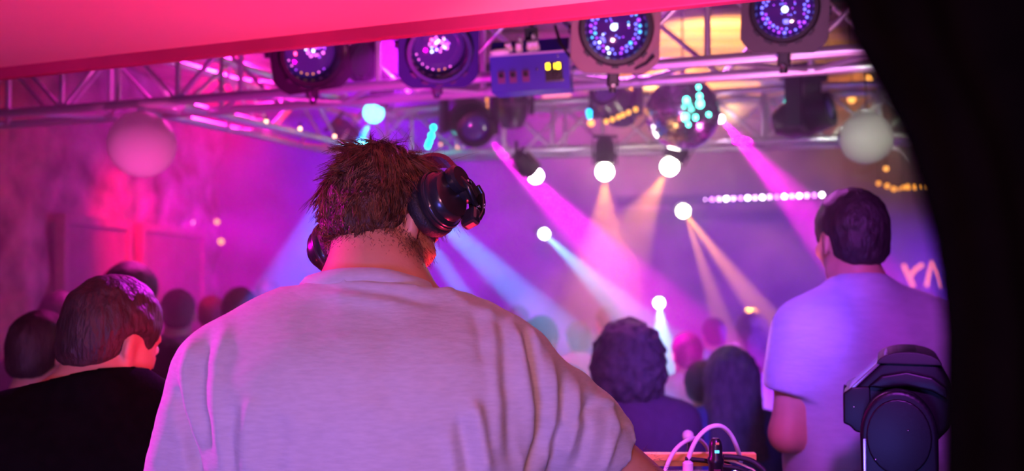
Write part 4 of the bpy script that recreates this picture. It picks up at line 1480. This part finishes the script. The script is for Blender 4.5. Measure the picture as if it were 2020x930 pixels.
# ------------------------------------------------------------------ the person with headphones (sharp, in front)
def px_of(V):
    """project world points to photograph pixels (only to place cloth folds)"""
    d = V - np.array(CAM)
    z = d @ np.array(CF)
    return 1010 + FPX * (d @ np.array(CR)) / z, 465 - FPX * (d @ np.array(CU)) / z, z


def poly_dist(x, y, pts):
    """distance to a polyline and the position along it, 0..1"""
    best = np.full(x.shape, 1e9); tt = np.zeros(x.shape)
    n = len(pts) - 1
    for i in range(n):
        (ax, ay), (bx, by) = pts[i], pts[i + 1]
        L2 = (bx - ax) ** 2 + (by - ay) ** 2
        t = np.clip(((x - ax) * (bx - ax) + (y - ay) * (by - ay)) / L2, 0, 1)
        d = np.hypot(x - ax - t * (bx - ax), y - ay - t * (by - ay))
        m = d < best
        best = np.where(m, d, best); tt = np.where(m, (i + t) / n, tt)
    return best, tt


FOLDS = [  # points, width in pixels, height in metres (negative = valley), end taper
    ([(1006, 628), (1030, 700), (1046, 800), (1044, 940)], 11, .007),
    ([(1038, 640), (1062, 720), (1070, 800), (1052, 900), (1040, 950)], 10, -.014),
    ([(985, 615), (1003, 700), (1012, 800), (1008, 940)], 13, -.006),
    ([(962, 606), (975, 690), (985, 790), (978, 940)], 14, .0045),
    ([(925, 585), (945, 650), (955, 720)], 14, -.004),
    ([(1092, 700), (1095, 790), (1078, 880), (1062, 950)], 9, .006),
    ([(1118, 735), (1116, 810), (1096, 900), (1080, 950)], 8, -.005),
    ([(1140, 750), (1138, 830), (1116, 920)], 9, .006),
    ([(1166, 775), (1160, 850), (1135, 940)], 9, -.005),
    ([(1176, 780), (1205, 805), (1215, 850), (1190, 930)], 9, .006),
    ([(1200, 800), (1236, 845)], 8, -.004),
    ([(1100, 860), (1150, 820), (1180, 790)], 9, -.003),
    ([(930, 790), (945, 850), (958, 950)], 16, .012),
    ([(902, 820), (915, 880), (925, 950)], 12, -.006),
    ([(880, 850), (888, 900), (895, 960)], 12, .004),
    ([(346, 760), (352, 820), (370, 880), (396, 950)], 10, -.016),
    ([(385, 660), (366, 730), (366, 800), (392, 880)], 11, .006),
    ([(420, 640), (395, 720), (392, 800), (412, 900)], 12, -.005),
    ([(452, 630), (428, 720), (424, 800), (440, 940)], 13, .005),
    ([(500, 780), (488, 850), (482, 950)], 16, .005),
    ([(465, 800), (455, 870), (455, 950)], 12, -.005),
    ([(560, 820), (548, 880), (540, 950)], 18, -.004),
    ([(605, 558), (700, 566), (790, 580), (880, 602)], 12, -.005),
    ([(640, 575), (720, 592), (800, 600)], 14, .003),
    ([(860, 560), (900, 590), (960, 620), (1020, 640)], 10, .004),
    ([(760, 620), (768, 700), (760, 800)], 30, -.003),
    ([(330, 780), (318, 850), (300, 940)], 14, .004),
    ([(1000, 622), (1040, 640), (1080, 690)], 8, .004),
]


def dj_cloth(V, Q):
    N = normals(V, Q)
    x, y, z = px_of(V)
    view = np.array(CAM) - V
    view /= np.linalg.norm(view, axis=1)[:, None]
    face = np.clip(((N * view).sum(1) + .05) / .35, 0, 1)
    disp = np.zeros(len(V))
    for pts, wd, a in FOLDS:
        d, t = poly_dist(x + 7 * vnoise(V, 14, 8), y, pts)
        disp += a * (1.35 if pts[0][0] > 1000 or pts[0][0] < 440 else 1.1) * np.exp(-(d / wd) ** 2) * np.clip(np.minimum(t, 1 - t) * 5 + .15, 0, 1)
    disp *= face
    disp += vnoise(V, 8, 21) * .0035 + vnoise(V * np.array((1, 1, 1.8)), 26, 22) * .0011 * (1 + 1.2 * np.clip((x - 850) / 200, 0, 1))
    ridge = lambda s, f, sd: np.maximum(0, 1 - 2.6 * np.abs(vnoise(V * np.array(s), f, sd))) ** 2
    right = np.clip((x - 880) / 160, 0, 1)
    disp += ridge((1.0, 1.0, .35), 17, 41) * .0026 * right * face + ridge((.4, 1.0, 1.3), 20, 42) * .0012 * np.clip((x - 760) / 160, 0, 1) * (1 - .6 * right) * face
    disp += ridge((1.0, 1.0, .25), 13, 43) * .0018 * np.clip((y - 760) / 120, 0, 1) * (1 - right) * face
    return V + N * disp[:, None]


J = dict(neck=A3(P(742, 566, 1.51)), shL=A3(P(452, 750, 1.44)), shR=A3(P(992, 740, 1.46)))
J['elL'], J['wrL'] = A3(P(334, 1075, 1.43)), A3(P(490, 1120, 1.80))
J['elR'], J['wrR'] = A3(P(1326, 1006, 1.60)), A3(P(1396, 1088, 1.86))
legs_at(J, -.20, 1.50, .5, 1.78, 0, .115)
DJC = P(757, 442, 1.580)
DJR = head_matrix(40, 32, 12)
o = dict(BASE, h=.0085, hs=.0085, hh=.006, chest_r=.148, waist_r=.165, trap_r=.064, sh_r=.068, arm_r=.053, neck_r=.068, sleeve=.58, sleeveL=.80, inset=.012, skin=M['skin'],
         shirt=M['tee'], legs=M['denim'], shoe=M['shoe'], hairm=M['hair_brown'], hair=None, cloth=.010, loose=.006, sub=True, deform=dj_cloth,
         neck_cut=(A3(P(727, 566, 1.45)), (0.03, .36, 1)), thigh_r=.10, chest_in=.42, palmL=(0.1, .2, -1), palmR=(0, .2, -1), curl=.45, top_name='tee_shirt')
dj = person('person', 'person in a heather grey tee with headphones, back to the camera, in sharp focus', J, (A3(DJC), DJR, .95), o, (-.20, 1.50, .5))
DJL = np.array((-.20, 1.50, .5))
# ribbed collar band
ctr, cn = np.array(P(727, 569, 1.495)), unit((0.02, .34, 1))
ux = unit(np.array((1, 0, 0)) - cn * cn[0]); uy = np.cross(cn, ux)
mb = MB()
n = 64
rings = [(.101, -.018), (.1060, -.012), (.1045, -.003), (.0995, .0045), (.0955, .006), (.0930, .002), (.0930, -.012)]
vs, fs = [], []
for i in range(n):
    a = 2 * PI * i / n
    for (r, zz) in rings:
        wob = .0012 * math.sin(5 * a + 1) + .0008 * math.sin(9 * a)
        vs.append(ctr + ux * math.cos(a) * (r + wob) + uy * math.sin(a) * (r * .80 + wob) + cn * (zz + .0015 * math.sin(3 * a)) - DJL)
m_ = len(rings)
for i in range(n):
    j = (i + 1) % n
    for k in range(m_ - 1):
        fs.append([i * m_ + k, j * m_ + k, j * m_ + k + 1, i * m_ + k + 1])
mb.add(vs, fs).build('collar', M['tee'], dj, True)

# hair: a cap close to the skull and thousands of short strands
c0 = np.array(DJC)
HS = .95
F = Field(c0 - .2, c0 + .2, .005)
add_hair(F, c0, DJR, HS, 'short')
V, Q = F.surf()
V = laplace(V, Q, 2, .5)
N = normals(V, Q)
Lc = (V - c0) @ DJR / HS                       # local head coordinates
V = V + N * (vnoise(V, 60, 5) * .003)[:, None]
cap = link('hair', quads('hair', V - DJL, Q), M['hair_brown'], dj)
fc = V[Q].mean(1); fn = normals(V, Q)[Q[:, 0]]
ar = np.linalg.norm(np.cross(V[Q[:, 2]] - V[Q[:, 0]], V[Q[:, 3]] - V[Q[:, 1]]), axis=1)
lc = (fc - c0) @ DJR / HS
dens = np.where(lc[:, 1] < .07, 1.0, .6)
NC, PER = 1150, 10
pk0 = RNG.choice(len(fc), NC, p=ar * dens / (ar * dens).sum())
croot = fc[pk0]
l0 = lc[pk0]
cn0 = fn[pk0]
crown = np.array((.0, -.050, .112))
t = l0 - crown + RNG.normal(size=l0.shape) * .020
t[:, 2] -= .03
tw0 = t @ DJR.T
tw0 -= cn0 * (tw0 * cn0).sum(1)[:, None]
tw0 /= np.maximum(np.linalg.norm(tw0, axis=1), 1e-6)[:, None]
swirl = np.stack([vnoise(croot, 38, q) for q in (31, 32, 33)], 1)
tw0 = tw0 + swirl * .8 + RNG.normal(size=(NC, 3)) * .16
hi0 = np.clip((l0[:, 2] + .065) / .13, 0, 1) * np.clip((.075 - l0[:, 1]) / .04 + np.clip((l0[:, 2] - .05) / .03, 0, 1), .12, 1)
len0 = (.007 + .030 * hi0) * RNG.uniform(.65, 1.2, NC)
lift0 = .07 + .10 * hi0 + RNG.normal(size=NC) * .07 + (RNG.random(NC) < .02) * hi0 * .35
curl0 = RNG.normal(size=(NC, 3)) * .22
NS = NC * PER
own = np.repeat(np.arange(NC), PER)
spread = RNG.normal(size=(NS, 3)) * .0030
root_ = croot[own] + spread
nrm_, tw, curl_ = cn0[own], tw0[own], curl0[own] + RNG.normal(size=(NS, 3)) * .07
length = len0[own] * RNG.uniform(.8, 1.15, NS)
lift = lift0[own]


def hair_off(s):
    return (tw * (s * length)[:, None] + nrm_ * (length * lift * (s * 1.3 - .8 * s * s))[:, None] + curl_ * (length * s * s)[:, None]
            - spread * (.75 * s) + np.array((0, 0, -1.0)) * (length * .24 * s * s)[:, None])


HM = mat('hair_strand', (0.17, 0.066, 0.034), 0.34, var=.75, scale=70)
st = link('hair_strands', strands('hair_strands', root_ - DJL, hair_off, 6, .0007), HM, cap)
st['kind'] = 'stuff'
# short fuzz that breaks up the hairline on the nape
bm_ = [x for x in bpy.data.objects if x.parent == dj and x.name.startswith('body')][0].data
bv = np.zeros(len(bm_.vertices) * 3, dtype=np.float32); bm_.vertices.foreach_get('co', bv)
bn_ = np.zeros(len(bm_.vertices) * 3, dtype=np.float32); bm_.vertices.foreach_get('normal', bn_)
bv = bv.reshape(-1, 3) + DJL; bn_ = bn_.reshape(-1, 3)
bl_ = (bv - c0) @ DJR / HS
wgt = ((bl_[:, 1] < .02) & (bl_[:, 2] > -.115) & (bl_[:, 2] < -.045)) * np.clip((bl_[:, 2] + .115) / .05, 0, 1) ** 1.6
NN = 2600
pk_ = RNG.choice(len(bv), NN, p=wgt / wgt.sum())
rn_ = bv[pk_] + RNG.normal(size=(NN, 3)) * .004
rn_ -= bn_[pk_] * .002
dn_ = np.array((0, 0, -.8)) + bn_[pk_] * .35 + RNG.normal(size=(NN, 3)) * .35
ln_ = (.004 + .008 * np.clip((bl_[pk_][:, 2] + .1) / .05, 0, 1))
nf_ = link('nape_fuzz', strands('nape', rn_ - DJL, lambda s: dn_ * (ln_ * s)[:, None], 3, .00042), HM, cap)
nf_['kind'] = 'stuff'
# a few flyaway hairs on the crown
NF = 90
top = np.where(lc[:, 2] > .085)[0]
pk_ = RNG.choice(top, NF)
rf, nf = fc[pk_], fn[pk_]
rnd = RNG.normal(size=(NF, 3)); rnd[:, 2] = np.abs(rnd[:, 2])
lf = RNG.uniform(.02, .045, NF)
ff = lambda s: nf * (lf * s * (1.1 - .5 * s))[:, None] + rnd * (lf * .45 * s * s)[:, None]
fl = link('flyaway_strands', strands('flyaway', rf - DJL, ff, 6, .0004), HM, cap)
fl['kind'] = 'stuff'
# stubble along the right jaw and sideburn, nape fuzz
bF = Field(c0 - .2, c0 + .2, .006)
add_head(bF, c0, DJR, HS, False)
bV, bQ = bF.surf()
bN = normals(bV, bQ)
bl = (bV - c0) @ DJR / HS
jaw = np.where((bl[:, 2] < -.035) & (bl[:, 1] > .015) & (bl[:, 2] > -.125) | ((np.abs(bl[:, 0]) > .05) & (bl[:, 1] > .015) & (bl[:, 1] < .045) & (bl[:, 2] < .03)))[0]
pk_ = RNG.choice(jaw, 2600)
rb_ = bV[pk_] + RNG.normal(size=(2600, 3)) * .003
nb_ = bN[pk_]
db_ = nb_ * .5 + np.array((0, 0, -.7)) + RNG.normal(size=(2600, 3)) * .3
bd = link('stubble', strands('stubble', rb_ - DJL, lambda s: db_ * (.0045 * s), 2, .0004), HM, dj)
bd['kind'] = 'stuff'
# forearm hair
NA = 320
ea, wa = np.array(J['elR']), np.array(J['wrR'])
sa = np.array(J['shR'])
tt_ = RNG.uniform(.72, 1.0, NA)
ax_ = unit(ea - sa)
pa = sa + (ea - sa) * tt_[:, None]
dirs_ = RNG.normal(size=(NA, 3)); dirs_ -= (dirs_ @ ax_)[:, None] * ax_; dirs_ /= np.linalg.norm(dirs_, axis=1)[:, None]
dirs_[:, 2] = np.abs(dirs_[:, 2])
pa = pa + dirs_ * .049
da = dirs_ * .6 + ax_ * .6 + RNG.normal(size=(NA, 3)) * .3
ah = link('arm_hair', strands('arm_hair', pa - DJL, lambda s: da * (.012 * s), 3, .00025), HM, dj)
ah['kind'] = 'stuff'


def eyes(root, loc, c, R, s):
    c = np.array(c)
    for q in (-1, 1):
        p = c + R @ (np.array((q * .032, .083, -.004)) * s)
        e = MB().sphere(p - loc, .0125 * s, 16, 12).build('eye', M['white'], root, True)
        g = R @ np.array((0, 1, 0))
        MB().lathe([(.0062 * s, .0), (.0045 * s, .0012), (0, .0016)], p - loc + g * .0115 * s, basis(g), 16).build('iris', M['blackplastic'], e, True)


eyes(dj, DJL, DJC, DJR, HS)
eyes(pl, np.array((-.82, 2.02, .2)), LHC, LHR, .98)
eyes(pr_, np.array((.92, 2.62, .5)), RHC, RHR, 1.0)

# ------------------------------------------------------------------ headphones (worn: a thing of their own)
hp = empty('headphones', DJC, 'black headphones worn by the person in the grey tee', 'headphones', None, Matrix(DJR.tolist()).to_quaternion())
M['cushion'] = mat('black_leatherette', (0.016, 0.015, 0.018), 0.55, bump=.25, bscale=300)
M['satin'] = mat('satin_black_shell', (0.018, 0.018, 0.024), 0.30, coat=.35)


def cup(side, c, ax, big=1.0):
    ax = Vector(ax).normalized()
    R = basis(ax, (0, 1, 0))
    c = Vector(c)
    r = .043 * big
    cu = MB()
    prof = [(r * .55, -.012), (r * .80, -.016), (r * 1.00, -.013), (r * 1.09, -.004), (r * 1.08, .006), (r * 1.0, .010), (r * .55, .010)]
    cu.lathe(prof, c, R, 56, sx=1.0, sy=1.12)
    for i, v in enumerate(cu.v):       # stitched pleats round the cushion
        d = Vector(v) - c
        a = math.atan2(d.dot(R.col[1]), d.dot(R.col[0]))
        if d.length > r * .8: cu.v[i] = tuple(c + d * (1 + .010 * math.cos(a * 28)))
    e = cu.build('ear_cushion', M['cushion'], hp, True)
    sh = MB().lathe([(r * .98, .010), (r * 1.02, .013), (r * 1.02, .019), (r * .97, .021), (r * .97, .024), (r * .92, .027), (r * .86, .029), (r * .84, .038), (r * .78, .0420), (r * .5, .043), (0, .043)], c, R, 56, sx=1.0, sy=1.10)
    s_ = sh.build('ear_cup', M['satin'], hp, 'auto')
    MB().lathe([(r * .985, .0205), (r * 1.0, .0225), (r * .985, .0245)], c, R, 56, sx=1.0, sy=1.10).build('cup_ring', mat('dark_ring', (.10, .09, .10), .25, metal=.6), hp, True)
    return c, R, r


cR, RR, rR = cup('right', (.088, .006, .018), (1, -.10, .20), 1.04)
cL, RL, rL = cup('left', (-.094, .004, -.012), (-1, .02, -.30), .98)
# headband over the crown, slightly forward
band = MB()
pts = []
p0, p1 = Vector((.118, .022, .075)), Vector((-.110, .020, .020))
for i in range(25):
    t = i / 24
    a = PI * t
    x = .118 * math.cos(a) * (1 if a < PI / 2 else .97)
    zc = .152 * math.sin(a) + .02 * (1 - t) + .0
    pts.append(Vector((x, .030 + .018 * math.sin(a), zc)))
vs, fs = [], []
for i, p in enumerate(pts):
    tg = (pts[min(i + 1, 24)] - pts[max(i - 1, 0)]).normalized()
    fw = Vector((0, 1, 0)); nn = tg.cross(fw).normalized()
    wd = .013 + .004 * math.sin(PI * i / 24)
    th = .0035
    vs += [p + fw * wd + nn * th, p + fw * wd - nn * th, p - fw * wd - nn * th, p - fw * wd + nn * th]
for i in range(24):
    for k in range(4):
        fs.append([4 * i + k, 4 * i + (k + 1) % 4, 4 * i + 4 + (k + 1) % 4, 4 * i + 4 + k])
fs += [[3, 2, 1, 0], [96, 97, 98, 99]]
band.add(vs, fs).build('headband', M['satin'], hp)
# right swivel: flat disc, arm and folded bracket in front of the cup
ax = RR.col[2]
fwd, upv = RR.col[0], RR.col[1]
if upv.z < 0: upv = -upv
if fwd.y < 0: fwd = -fwd
sw = cR + ax * .047 + fwd * .004 + upv * .030
MB().lathe([(.021, -.010), (.023, -.006), (.023, .006), (.019, .010), (0, .010)], sw, RR, 32).build('swivel_disc', M['satin'], hp, 'auto')
MB().tube([sw + ax * .006, sw + ax * .012 + fwd * .014 - upv * .012, sw + ax * .010 + fwd * .036 - upv * .034], [.0050, .0050, .0042], 10).build('swivel_arm', M['blackplastic'], hp, True)
MB().box(sw + ax * .013 + fwd * .012 - upv * .004, (.010, .006, .007), RR, .002).tube([sw + ax * .010 + fwd * .038 - upv * .036, sw + ax * .015 + fwd * .039 - upv * .036], .0026, 10).build('swivel_pin', M['chrome'], hp, 'auto')
MB().lathe([(.020, -.008), (.022, -.004), (.022, .004), (.018, .008), (0, .008)], sw + fwd * .024 - upv * .004, RR, 28).build('hinge_disc', M['satin'], hp, 'auto')
br = MB()
bpts = [sw + fwd * .036 + upv * .006, sw + fwd * .047 - upv * .002, sw + fwd * .050 - upv * .018, sw + fwd * .049 - upv * .040, sw + fwd * .042 - upv * .058]
for i in range(len(bpts) - 1):
    a_, b_ = bpts[i], bpts[i + 1]
    dd = (b_ - a_)
    Rb_ = basis(dd, ax)
    br.box((a_ + b_) / 2, (.030, .007, dd.length + .004), Rb_, .002)
br.build('yoke', M['blackplastic'], hp)
MB().box(bpts[-1] + upv * .004 - fwd * .006, (.018, .030, .028), RR, .006).build('slider_block', M['satin'], hp)
for q in (.3, .6):
    MB().sphere(bpts[2].lerp(bpts[3], q) + ax * .015, .002, 8, 6).build('screw', M['chrome'], hp, True)
MB().tube([sw + upv * .010 - ax * .004, Vector((.112, .026, .085)), pts[1], pts[2]], [.006, .007, .007, .006], 8).build('slider', M['satin'], hp, True)
axl = RL.col[2]
MB().tube([cL + axl * .036 + Vector((0, .005, .02)), Vector((-.128, .018, .010)), pts[23], pts[21]], [.007, .007, .007, .006], 8).build('slider', M['satin'], hp, True)
MB().lathe([(.020, .041), (.022, .045), (.022, .053), (.018, .056), (0, .056)], cL, RL, 28).build('swivel_disc', M['satin'], hp, 'auto')


# ------------------------------------------------------------------ desk and the gear on it
DZ = 1.44
root = empty('equipment_desk', (.25, 2.10, .5), 'black desk that carries the gear, mostly below the picture', 'desk')
MB().box((0, 0, DZ - .5 - .02), (1.75, .56, .04), bev=.006).build('desk_top', M['riser'], root)
for x in (-.82, .82):
    for y in (-.24, .24):
        MB().box((x, y, (DZ - .54) / 2), (.05, .05, DZ - .54)).build('leg', M['black'], root)
MB().box((0, .24, .62), (1.62, .03, .30)).build('modesty_panel', M['riser'], root)

M['gold'] = mat('gold_toned_metal', (0.85, 0.42, 0.10), 0.35, metal=.2, var=.1, scale=18)  # orange light on the rack edge is put into the metal colour
M['wood'] = mat('pale_wood_panel', (0.70, 0.36, 0.10), 0.5, var=.2, scale=12, stretch=(.2, 1, 3))
# open-backed rack
c = P(1390, 900, 1.98)
RX, RY, RZ = .25, .22, .205
rx0 = P(1492, 885, 1.90)
rc = Vector((rx0.x - RX / 2, 2.02, DZ))
root = empty('equipment_rack', rc, 'low open-backed equipment rack with a gold-lit metal edge, on the desk', 'rack')
MB().box((0, -RY / 2 + .009, RZ - .004), (RX, .018, .008), bev=.002).build('top_rail', M['gold'], root)
MB().box((0, -RY / 2 + .004, RZ - .009), (RX, .008, .010), bev=.002).build('top_edge', M['gold'], root)
MB().box((-.02, -RY / 2 + .03, RZ - .022), (RX - .07, .008, .014)).build('label_strip', M['wood'], root)
MB().box((0, RY / 2 - .006, .05), (RX, .012, .09)).build('front_panel', M['black'], root)
MB().box((0, 0, .008), (RX, RY, .016)).build('bottom_panel', M['black'], root)
for x in (-RX / 2 + .006, RX / 2 - .006):
    MB().box((x, 0, .05), (.012, RY, .09)).build('side_panel', M['black'], root)
for x in (RX / 2 - .012, RX / 2 - .030, -RX / 2 + .02):
    MB().box((x, -RY / 2 + .006, RZ / 2 - .01), (.006, .010, RZ - .05)).build('rack_rail', mat('rail_steel', (.5, .4, .42), .35, metal=.7), root)
for i, z_ in enumerate((.05, .11)):
    MB().box((-.01, .02, z_), (RX - .05, RY - .07, .045), bev=.003).build('rack_unit', M['grayplate'], root)
MB().lathe([(.018, 0), (.018, .006), (.013, .010), (.013, .016), (0, .016)], (RX / 2 - .062, -RY / 2 + .020, RZ - .032), Matrix.Rotation(PI / 2, 3, 'X'), 24).build('socket_plate', M['blackplastic'], root, 'auto')
MB().lathe([(.014, 0), (.014, .004), (.010, .006), (0, .006)], (RX / 2 - .035, -RY / 2 + .014, RZ - .048), Matrix.Rotation(PI / 2, 3, 'X'), 24).build('socket_plate', M['chrome'], root, 'auto')


def hose(pxs, r, m, label, n=6):
    pts = [P(*q) for q in pxs]
    out_ = []
    for i in range(len(pts) - 1):
        p0, p1, p2, p3 = pts[max(i - 1, 0)], pts[i], pts[i + 1], pts[min(i + 2, len(pts) - 1)]
        for t in [k / n for k in range(n)]:
            out_.append(.5 * ((2 * p1) + (p2 - p0) * t + (2 * p0 - 5 * p1 + 4 * p2 - p3) * t * t + (3 * p1 - p0 - 3 * p2 + p3) * t ** 3))
    out_.append(pts[-1])
    mb = MB().tube(out_, r, 10)
    o_ = mb.build('cable', m, None, True)
    o_.data.transform(Matrix.Translation(-pts[0])); o_.location = pts[0]
    return tag(o_, label, 'cable', 'cables at the rack')


M['cable_white'] = mat('white_cable_sheath', (0.78, 0.74, 0.76), 0.4)
hose([(1356, 985, 1.80), (1356, 930, 1.80), (1360, 900, 1.80), (1374, 868, 1.80), (1396, 846, 1.81), (1420, 841, 1.82), (1440, 856, 1.84), (1454, 884, 1.86), (1462, 912, 1.90)], .0042, M['cable_white'], 'white cable arching high over the rack')
hose([(1300, 960, 1.82), (1322, 905, 1.82), (1338, 882, 1.83), (1358, 869, 1.85), (1376, 866, 1.90), (1392, 880, 1.96), (1400, 900, 1.99)], .0038, M['cable_white'], 'white cable in a low bow left of the high arch')
hose([(1426, 902, 1.80), (1452, 903, 1.80), (1480, 909, 1.79), (1500, 922, 1.78), (1512, 940, 1.77), (1518, 985, 1.76)], .0050, M['rubber'], 'thick black cable curving down right of the rack')
hose([(1352, 906, 1.80), (1375, 908, 1.80), (1398, 911, 1.80), (1420, 920, 1.80), (1460, 926, 1.80), (1490, 945, 1.80)], .0042, M['rubber'], 'black cable running level behind the black plug')
hose([(1428, 908, 1.81), (1450, 912, 1.81), (1474, 922, 1.80), (1492, 935, 1.79), (1500, 985, 1.78)], .0022, mat('tan_cable_sheath', (.62, .42, .28), .45), 'thin tan cable below the thick black one')
hose([(1428, 917, 1.815), (1446, 921, 1.81), (1466, 930, 1.80), (1480, 985, 1.79)], .0022, mat('tan_cable_sheath_2', (.62, .42, .28), .45), 'second thin tan cable, the lower one')
# white plug at the foot of the arch and the white ball end
p = P(1357, 925, 1.795)
tag(MB().tube([(0, 0, -.06), (0, 0, .010), (0, 0, .014)], [.0095, .0095, .005], 14).build('cable_plug', M['white'], None, 'auto'), 'white plug at the foot of the high white arch', 'plug').location = p
p = P(1357, 861, 2.06)
root = empty('ball_knob', p, 'small white ball knob behind the white cables', 'knob')
MB().sphere((0, 0, 0), .0125, 18, 12).build('ball', M['white'], root, True)
MB().tube([(0, 0, -.012), (0, 0, DZ - p.z)], .004, 8).build('stem', M['chrome'], root)
# upright black plug with a lit window
p = P(1412, 930, 1.765)
root = empty('jack_plug', p, 'upright black plug with a small blue window beside the cables', 'plug')
MB().lathe([(0, DZ - p.z), (.0128, DZ - p.z), (.0128, .012), (.0145, .016), (.0145, .022), (.0118, .026), (.0118, .044), (.0100, .053), (.006, .058), (0, .059)], n=24).build('plug_body', M['blackplastic'], root, 'auto')
MB().box((0, -.0118, .036), (.008, .002, .005), bev=.0008).build('window', glow('window_blue', (.10, .55, 1), 2.0), root)
MB().box((.001, -.0108, .050), (.006, .003, .004), bev=.0008).build('contact', M['gold'], root)
for k in range(6):
    MB().box((0, -.0128, .004 - k * .006), (.012, .002, .0022)).build('grip_rib', mat('plum_grip', (.16, .02, .07), .4) if k == 0 else bpy.data.materials['plum_grip'], root)

# ------------------------------------------------------------------ moving head in the foreground at the right
D_ = 1.80
c = P(1775, 862, D_)
root = empty('moving_head', c, 'large dark moving head lamp on the desk at the lower right', 'moving head', None, Matrix.Rotation(-.36, 3, 'Z').to_quaternion())
S_ = D_ / FPX


def prism(name, pxs, y0, y1, m, bev=.004, cx=1775, cy=862):
    """solid with the given outline, between depths y0 and y1"""
    bm = bmesh.new()
    lo_ = [bm.verts.new(((x - cx) * S_, y0, (cy - y) * S_)) for x, y in pxs]
    hi_ = [bm.verts.new(((x - cx) * S_, y1, (cy - y) * S_)) for x, y in pxs]
    bm.faces.new(lo_); bm.faces.new(hi_[::-1])
    n_ = len(pxs)
    for k in range(n_): bm.faces.new([lo_[k], hi_[k], hi_[(k + 1) % n_], lo_[(k + 1) % n_]])
    bmesh.ops.recalc_face_normals(bm, faces=bm.faces[:])
    bmesh.ops.bevel(bm, geom=bm.edges[:], offset=bev, segments=3, affect='EDGES', profile=.6)
    me_ = bpy.data.meshes.new(name)
    bm.to_mesh(me_); bm.free()
    o_ = link(name, me_, m, root, True)
    me_.set_sharp_from_angle(angle=math.radians(35))
    return o_


def arc(cx, cy, rx, ry, a0, a1, n=12):
    return [(cx + rx * math.cos(math.radians(a0 + (a1 - a0) * i / n)), cy - ry * math.sin(math.radians(a0 + (a1 - a0) * i / n))) for i in range(n + 1)]


M['mh'] = mat('moving_head_shell', (0.004, 0.0035, 0.005), 0.40, coat=.0, spec=.35, bump=.03, bscale=300)
prism('head_front', [(1667, 788), (1684, 775), (1720, 772), (1722, 872), (1690, 866), (1680, 855), (1667, 850)], .050, .250, M['mh'], .004)
prism('head_shell', [(1690, 770), (1756, 705), (1790, 697), (1825, 702), (1852, 722), (1872, 752), (1880, 800), (1872, 850), (1840, 885), (1722, 874), (1700, 866)], .055, .245, M['mh'], .012)
prism('head_band', [(1716, 772), (1742, 748), (1790, 738), (1838, 748), (1866, 770), (1866, 792), (1836, 776), (1790, 768), (1744, 774)], .040, .260, M['mh'], .005)
prism('vent_cover', arc(1795, 725, 62, 26, 0, 180, 12), .048, .252, M['rubber'], .003)
prism('top_rail', [(1672, 786), (1752, 704), (1758, 708), (1680, 788)], .052, .20, mat('lit_edge_tone', (.16, .12, .15), .25, coat=.4), .002)  # paler strip stands for light on the slanted top edge
arm_o = arc(1773, 858, 72, 88, 0, 180, 20) + [(1705, 1010), (1845, 1010)]
prism('yoke_arm', arm_o, -.020, .032, M['mh'], .008)
prism('arm_cap', arc(1773, 860, 60, 74, 0, 360, 28)[:-1], -.026, -.018, M['mh'], .003)
prism('yoke_arm', arm_o, .268, .315, M['mh'], .008)
prism('arm_strip', [(1707, 866), (1713, 866), (1712, 1010), (1708, 1010)], -.024, .034, mat('polished_strip', (.45, .42, .55), .25, metal=.8), .001)
zb = (DZ - c.z)
MB().box((0, .147, (zb + .0 - (1010 - 862) * S_) / 2), (.20, .40, abs(zb + (1010 - 862) * S_) + .01), bev=.012).build('base', M['mh'], root)
MB().lathe([(.030, -.004), (.034, .0), (.034, .002), (.028, .003), (0, .003)], ((1667 - 1775) * S_ - .000, .15, (862 - 819) * S_ + .0), basis(Vector((-1, 0, 0))), 28).build('lens_ring', M['blackplastic'], root, 'auto')
for x, y in ((1688, 815), (1790, 845), (1730, 905)):
    MB().sphere(((x - 1775) * S_, -.027 if x > 1700 else .049, (862 - y) * S_), .0016, 8, 6).build('screw', M['chrome'], root, True)

# ------------------------------------------------------------------ black drape hanging just right of the camera
DD = .42
EDGE = [(2.5, 1560), (2.16, 1625), (2.10, 1690), (2.078, 1745), (2.057, 1795), (2.035, 1828), (2.014, 1852), (1.993, 1867), (1.971, 1874), (1.94, 1870), (1.90, 1868), (1.5, 1868), (.5, 1868)]
zs = [2.5, 2.4, 2.3, 2.2, 2.16, 2.13, 2.10, 2.09, 2.078, 2.067, 2.057, 2.045, 2.035, 2.025, 2.014, 2.0, 1.985, 1.971, 1.955, 1.94, 1.92, 1.9, 1.85, 1.8, 1.6, 1.4, 1.0, .5]
ze = [e[0] for e in EDGE][::-1]; xe = [e[1] for e in EDGE][::-1]
us_ = np.linspace(0, 1, 48)
vs, fs = [], []
for z_ in zs:
    x0 = (np.interp(z_, ze, xe) - 1010) / FPX * DD
    for u_ in us_:
        x = x0 + (.44 - x0) * u_ ** 1.15
        f = math.sin(u_ ** .8 * 24) * .016 * min(1, .25 + u_ * 3)
        vs.append((x, DD + f + u_ * .06 - .02 * math.exp(-u_ * 30), z_))
nU = len(us_)
for i in range(len(zs) - 1):
    for k in range(nU - 1):
        fs.append([i * nU + k, (i + 1) * nU + k, (i + 1) * nU + k + 1, i * nU + k + 1])
dr = MB().add([(x, y, z_ - .5) for x, y, z_ in vs], fs).build('drape', M['cloth_black'], None, True)
md = dr.modifiers.new('thickness', 'SOLIDIFY'); md.thickness = .008
dr.location = (0, 0, .5)
tag(dr, 'black drape hanging close to the camera, filling the dark right side', 'curtain')
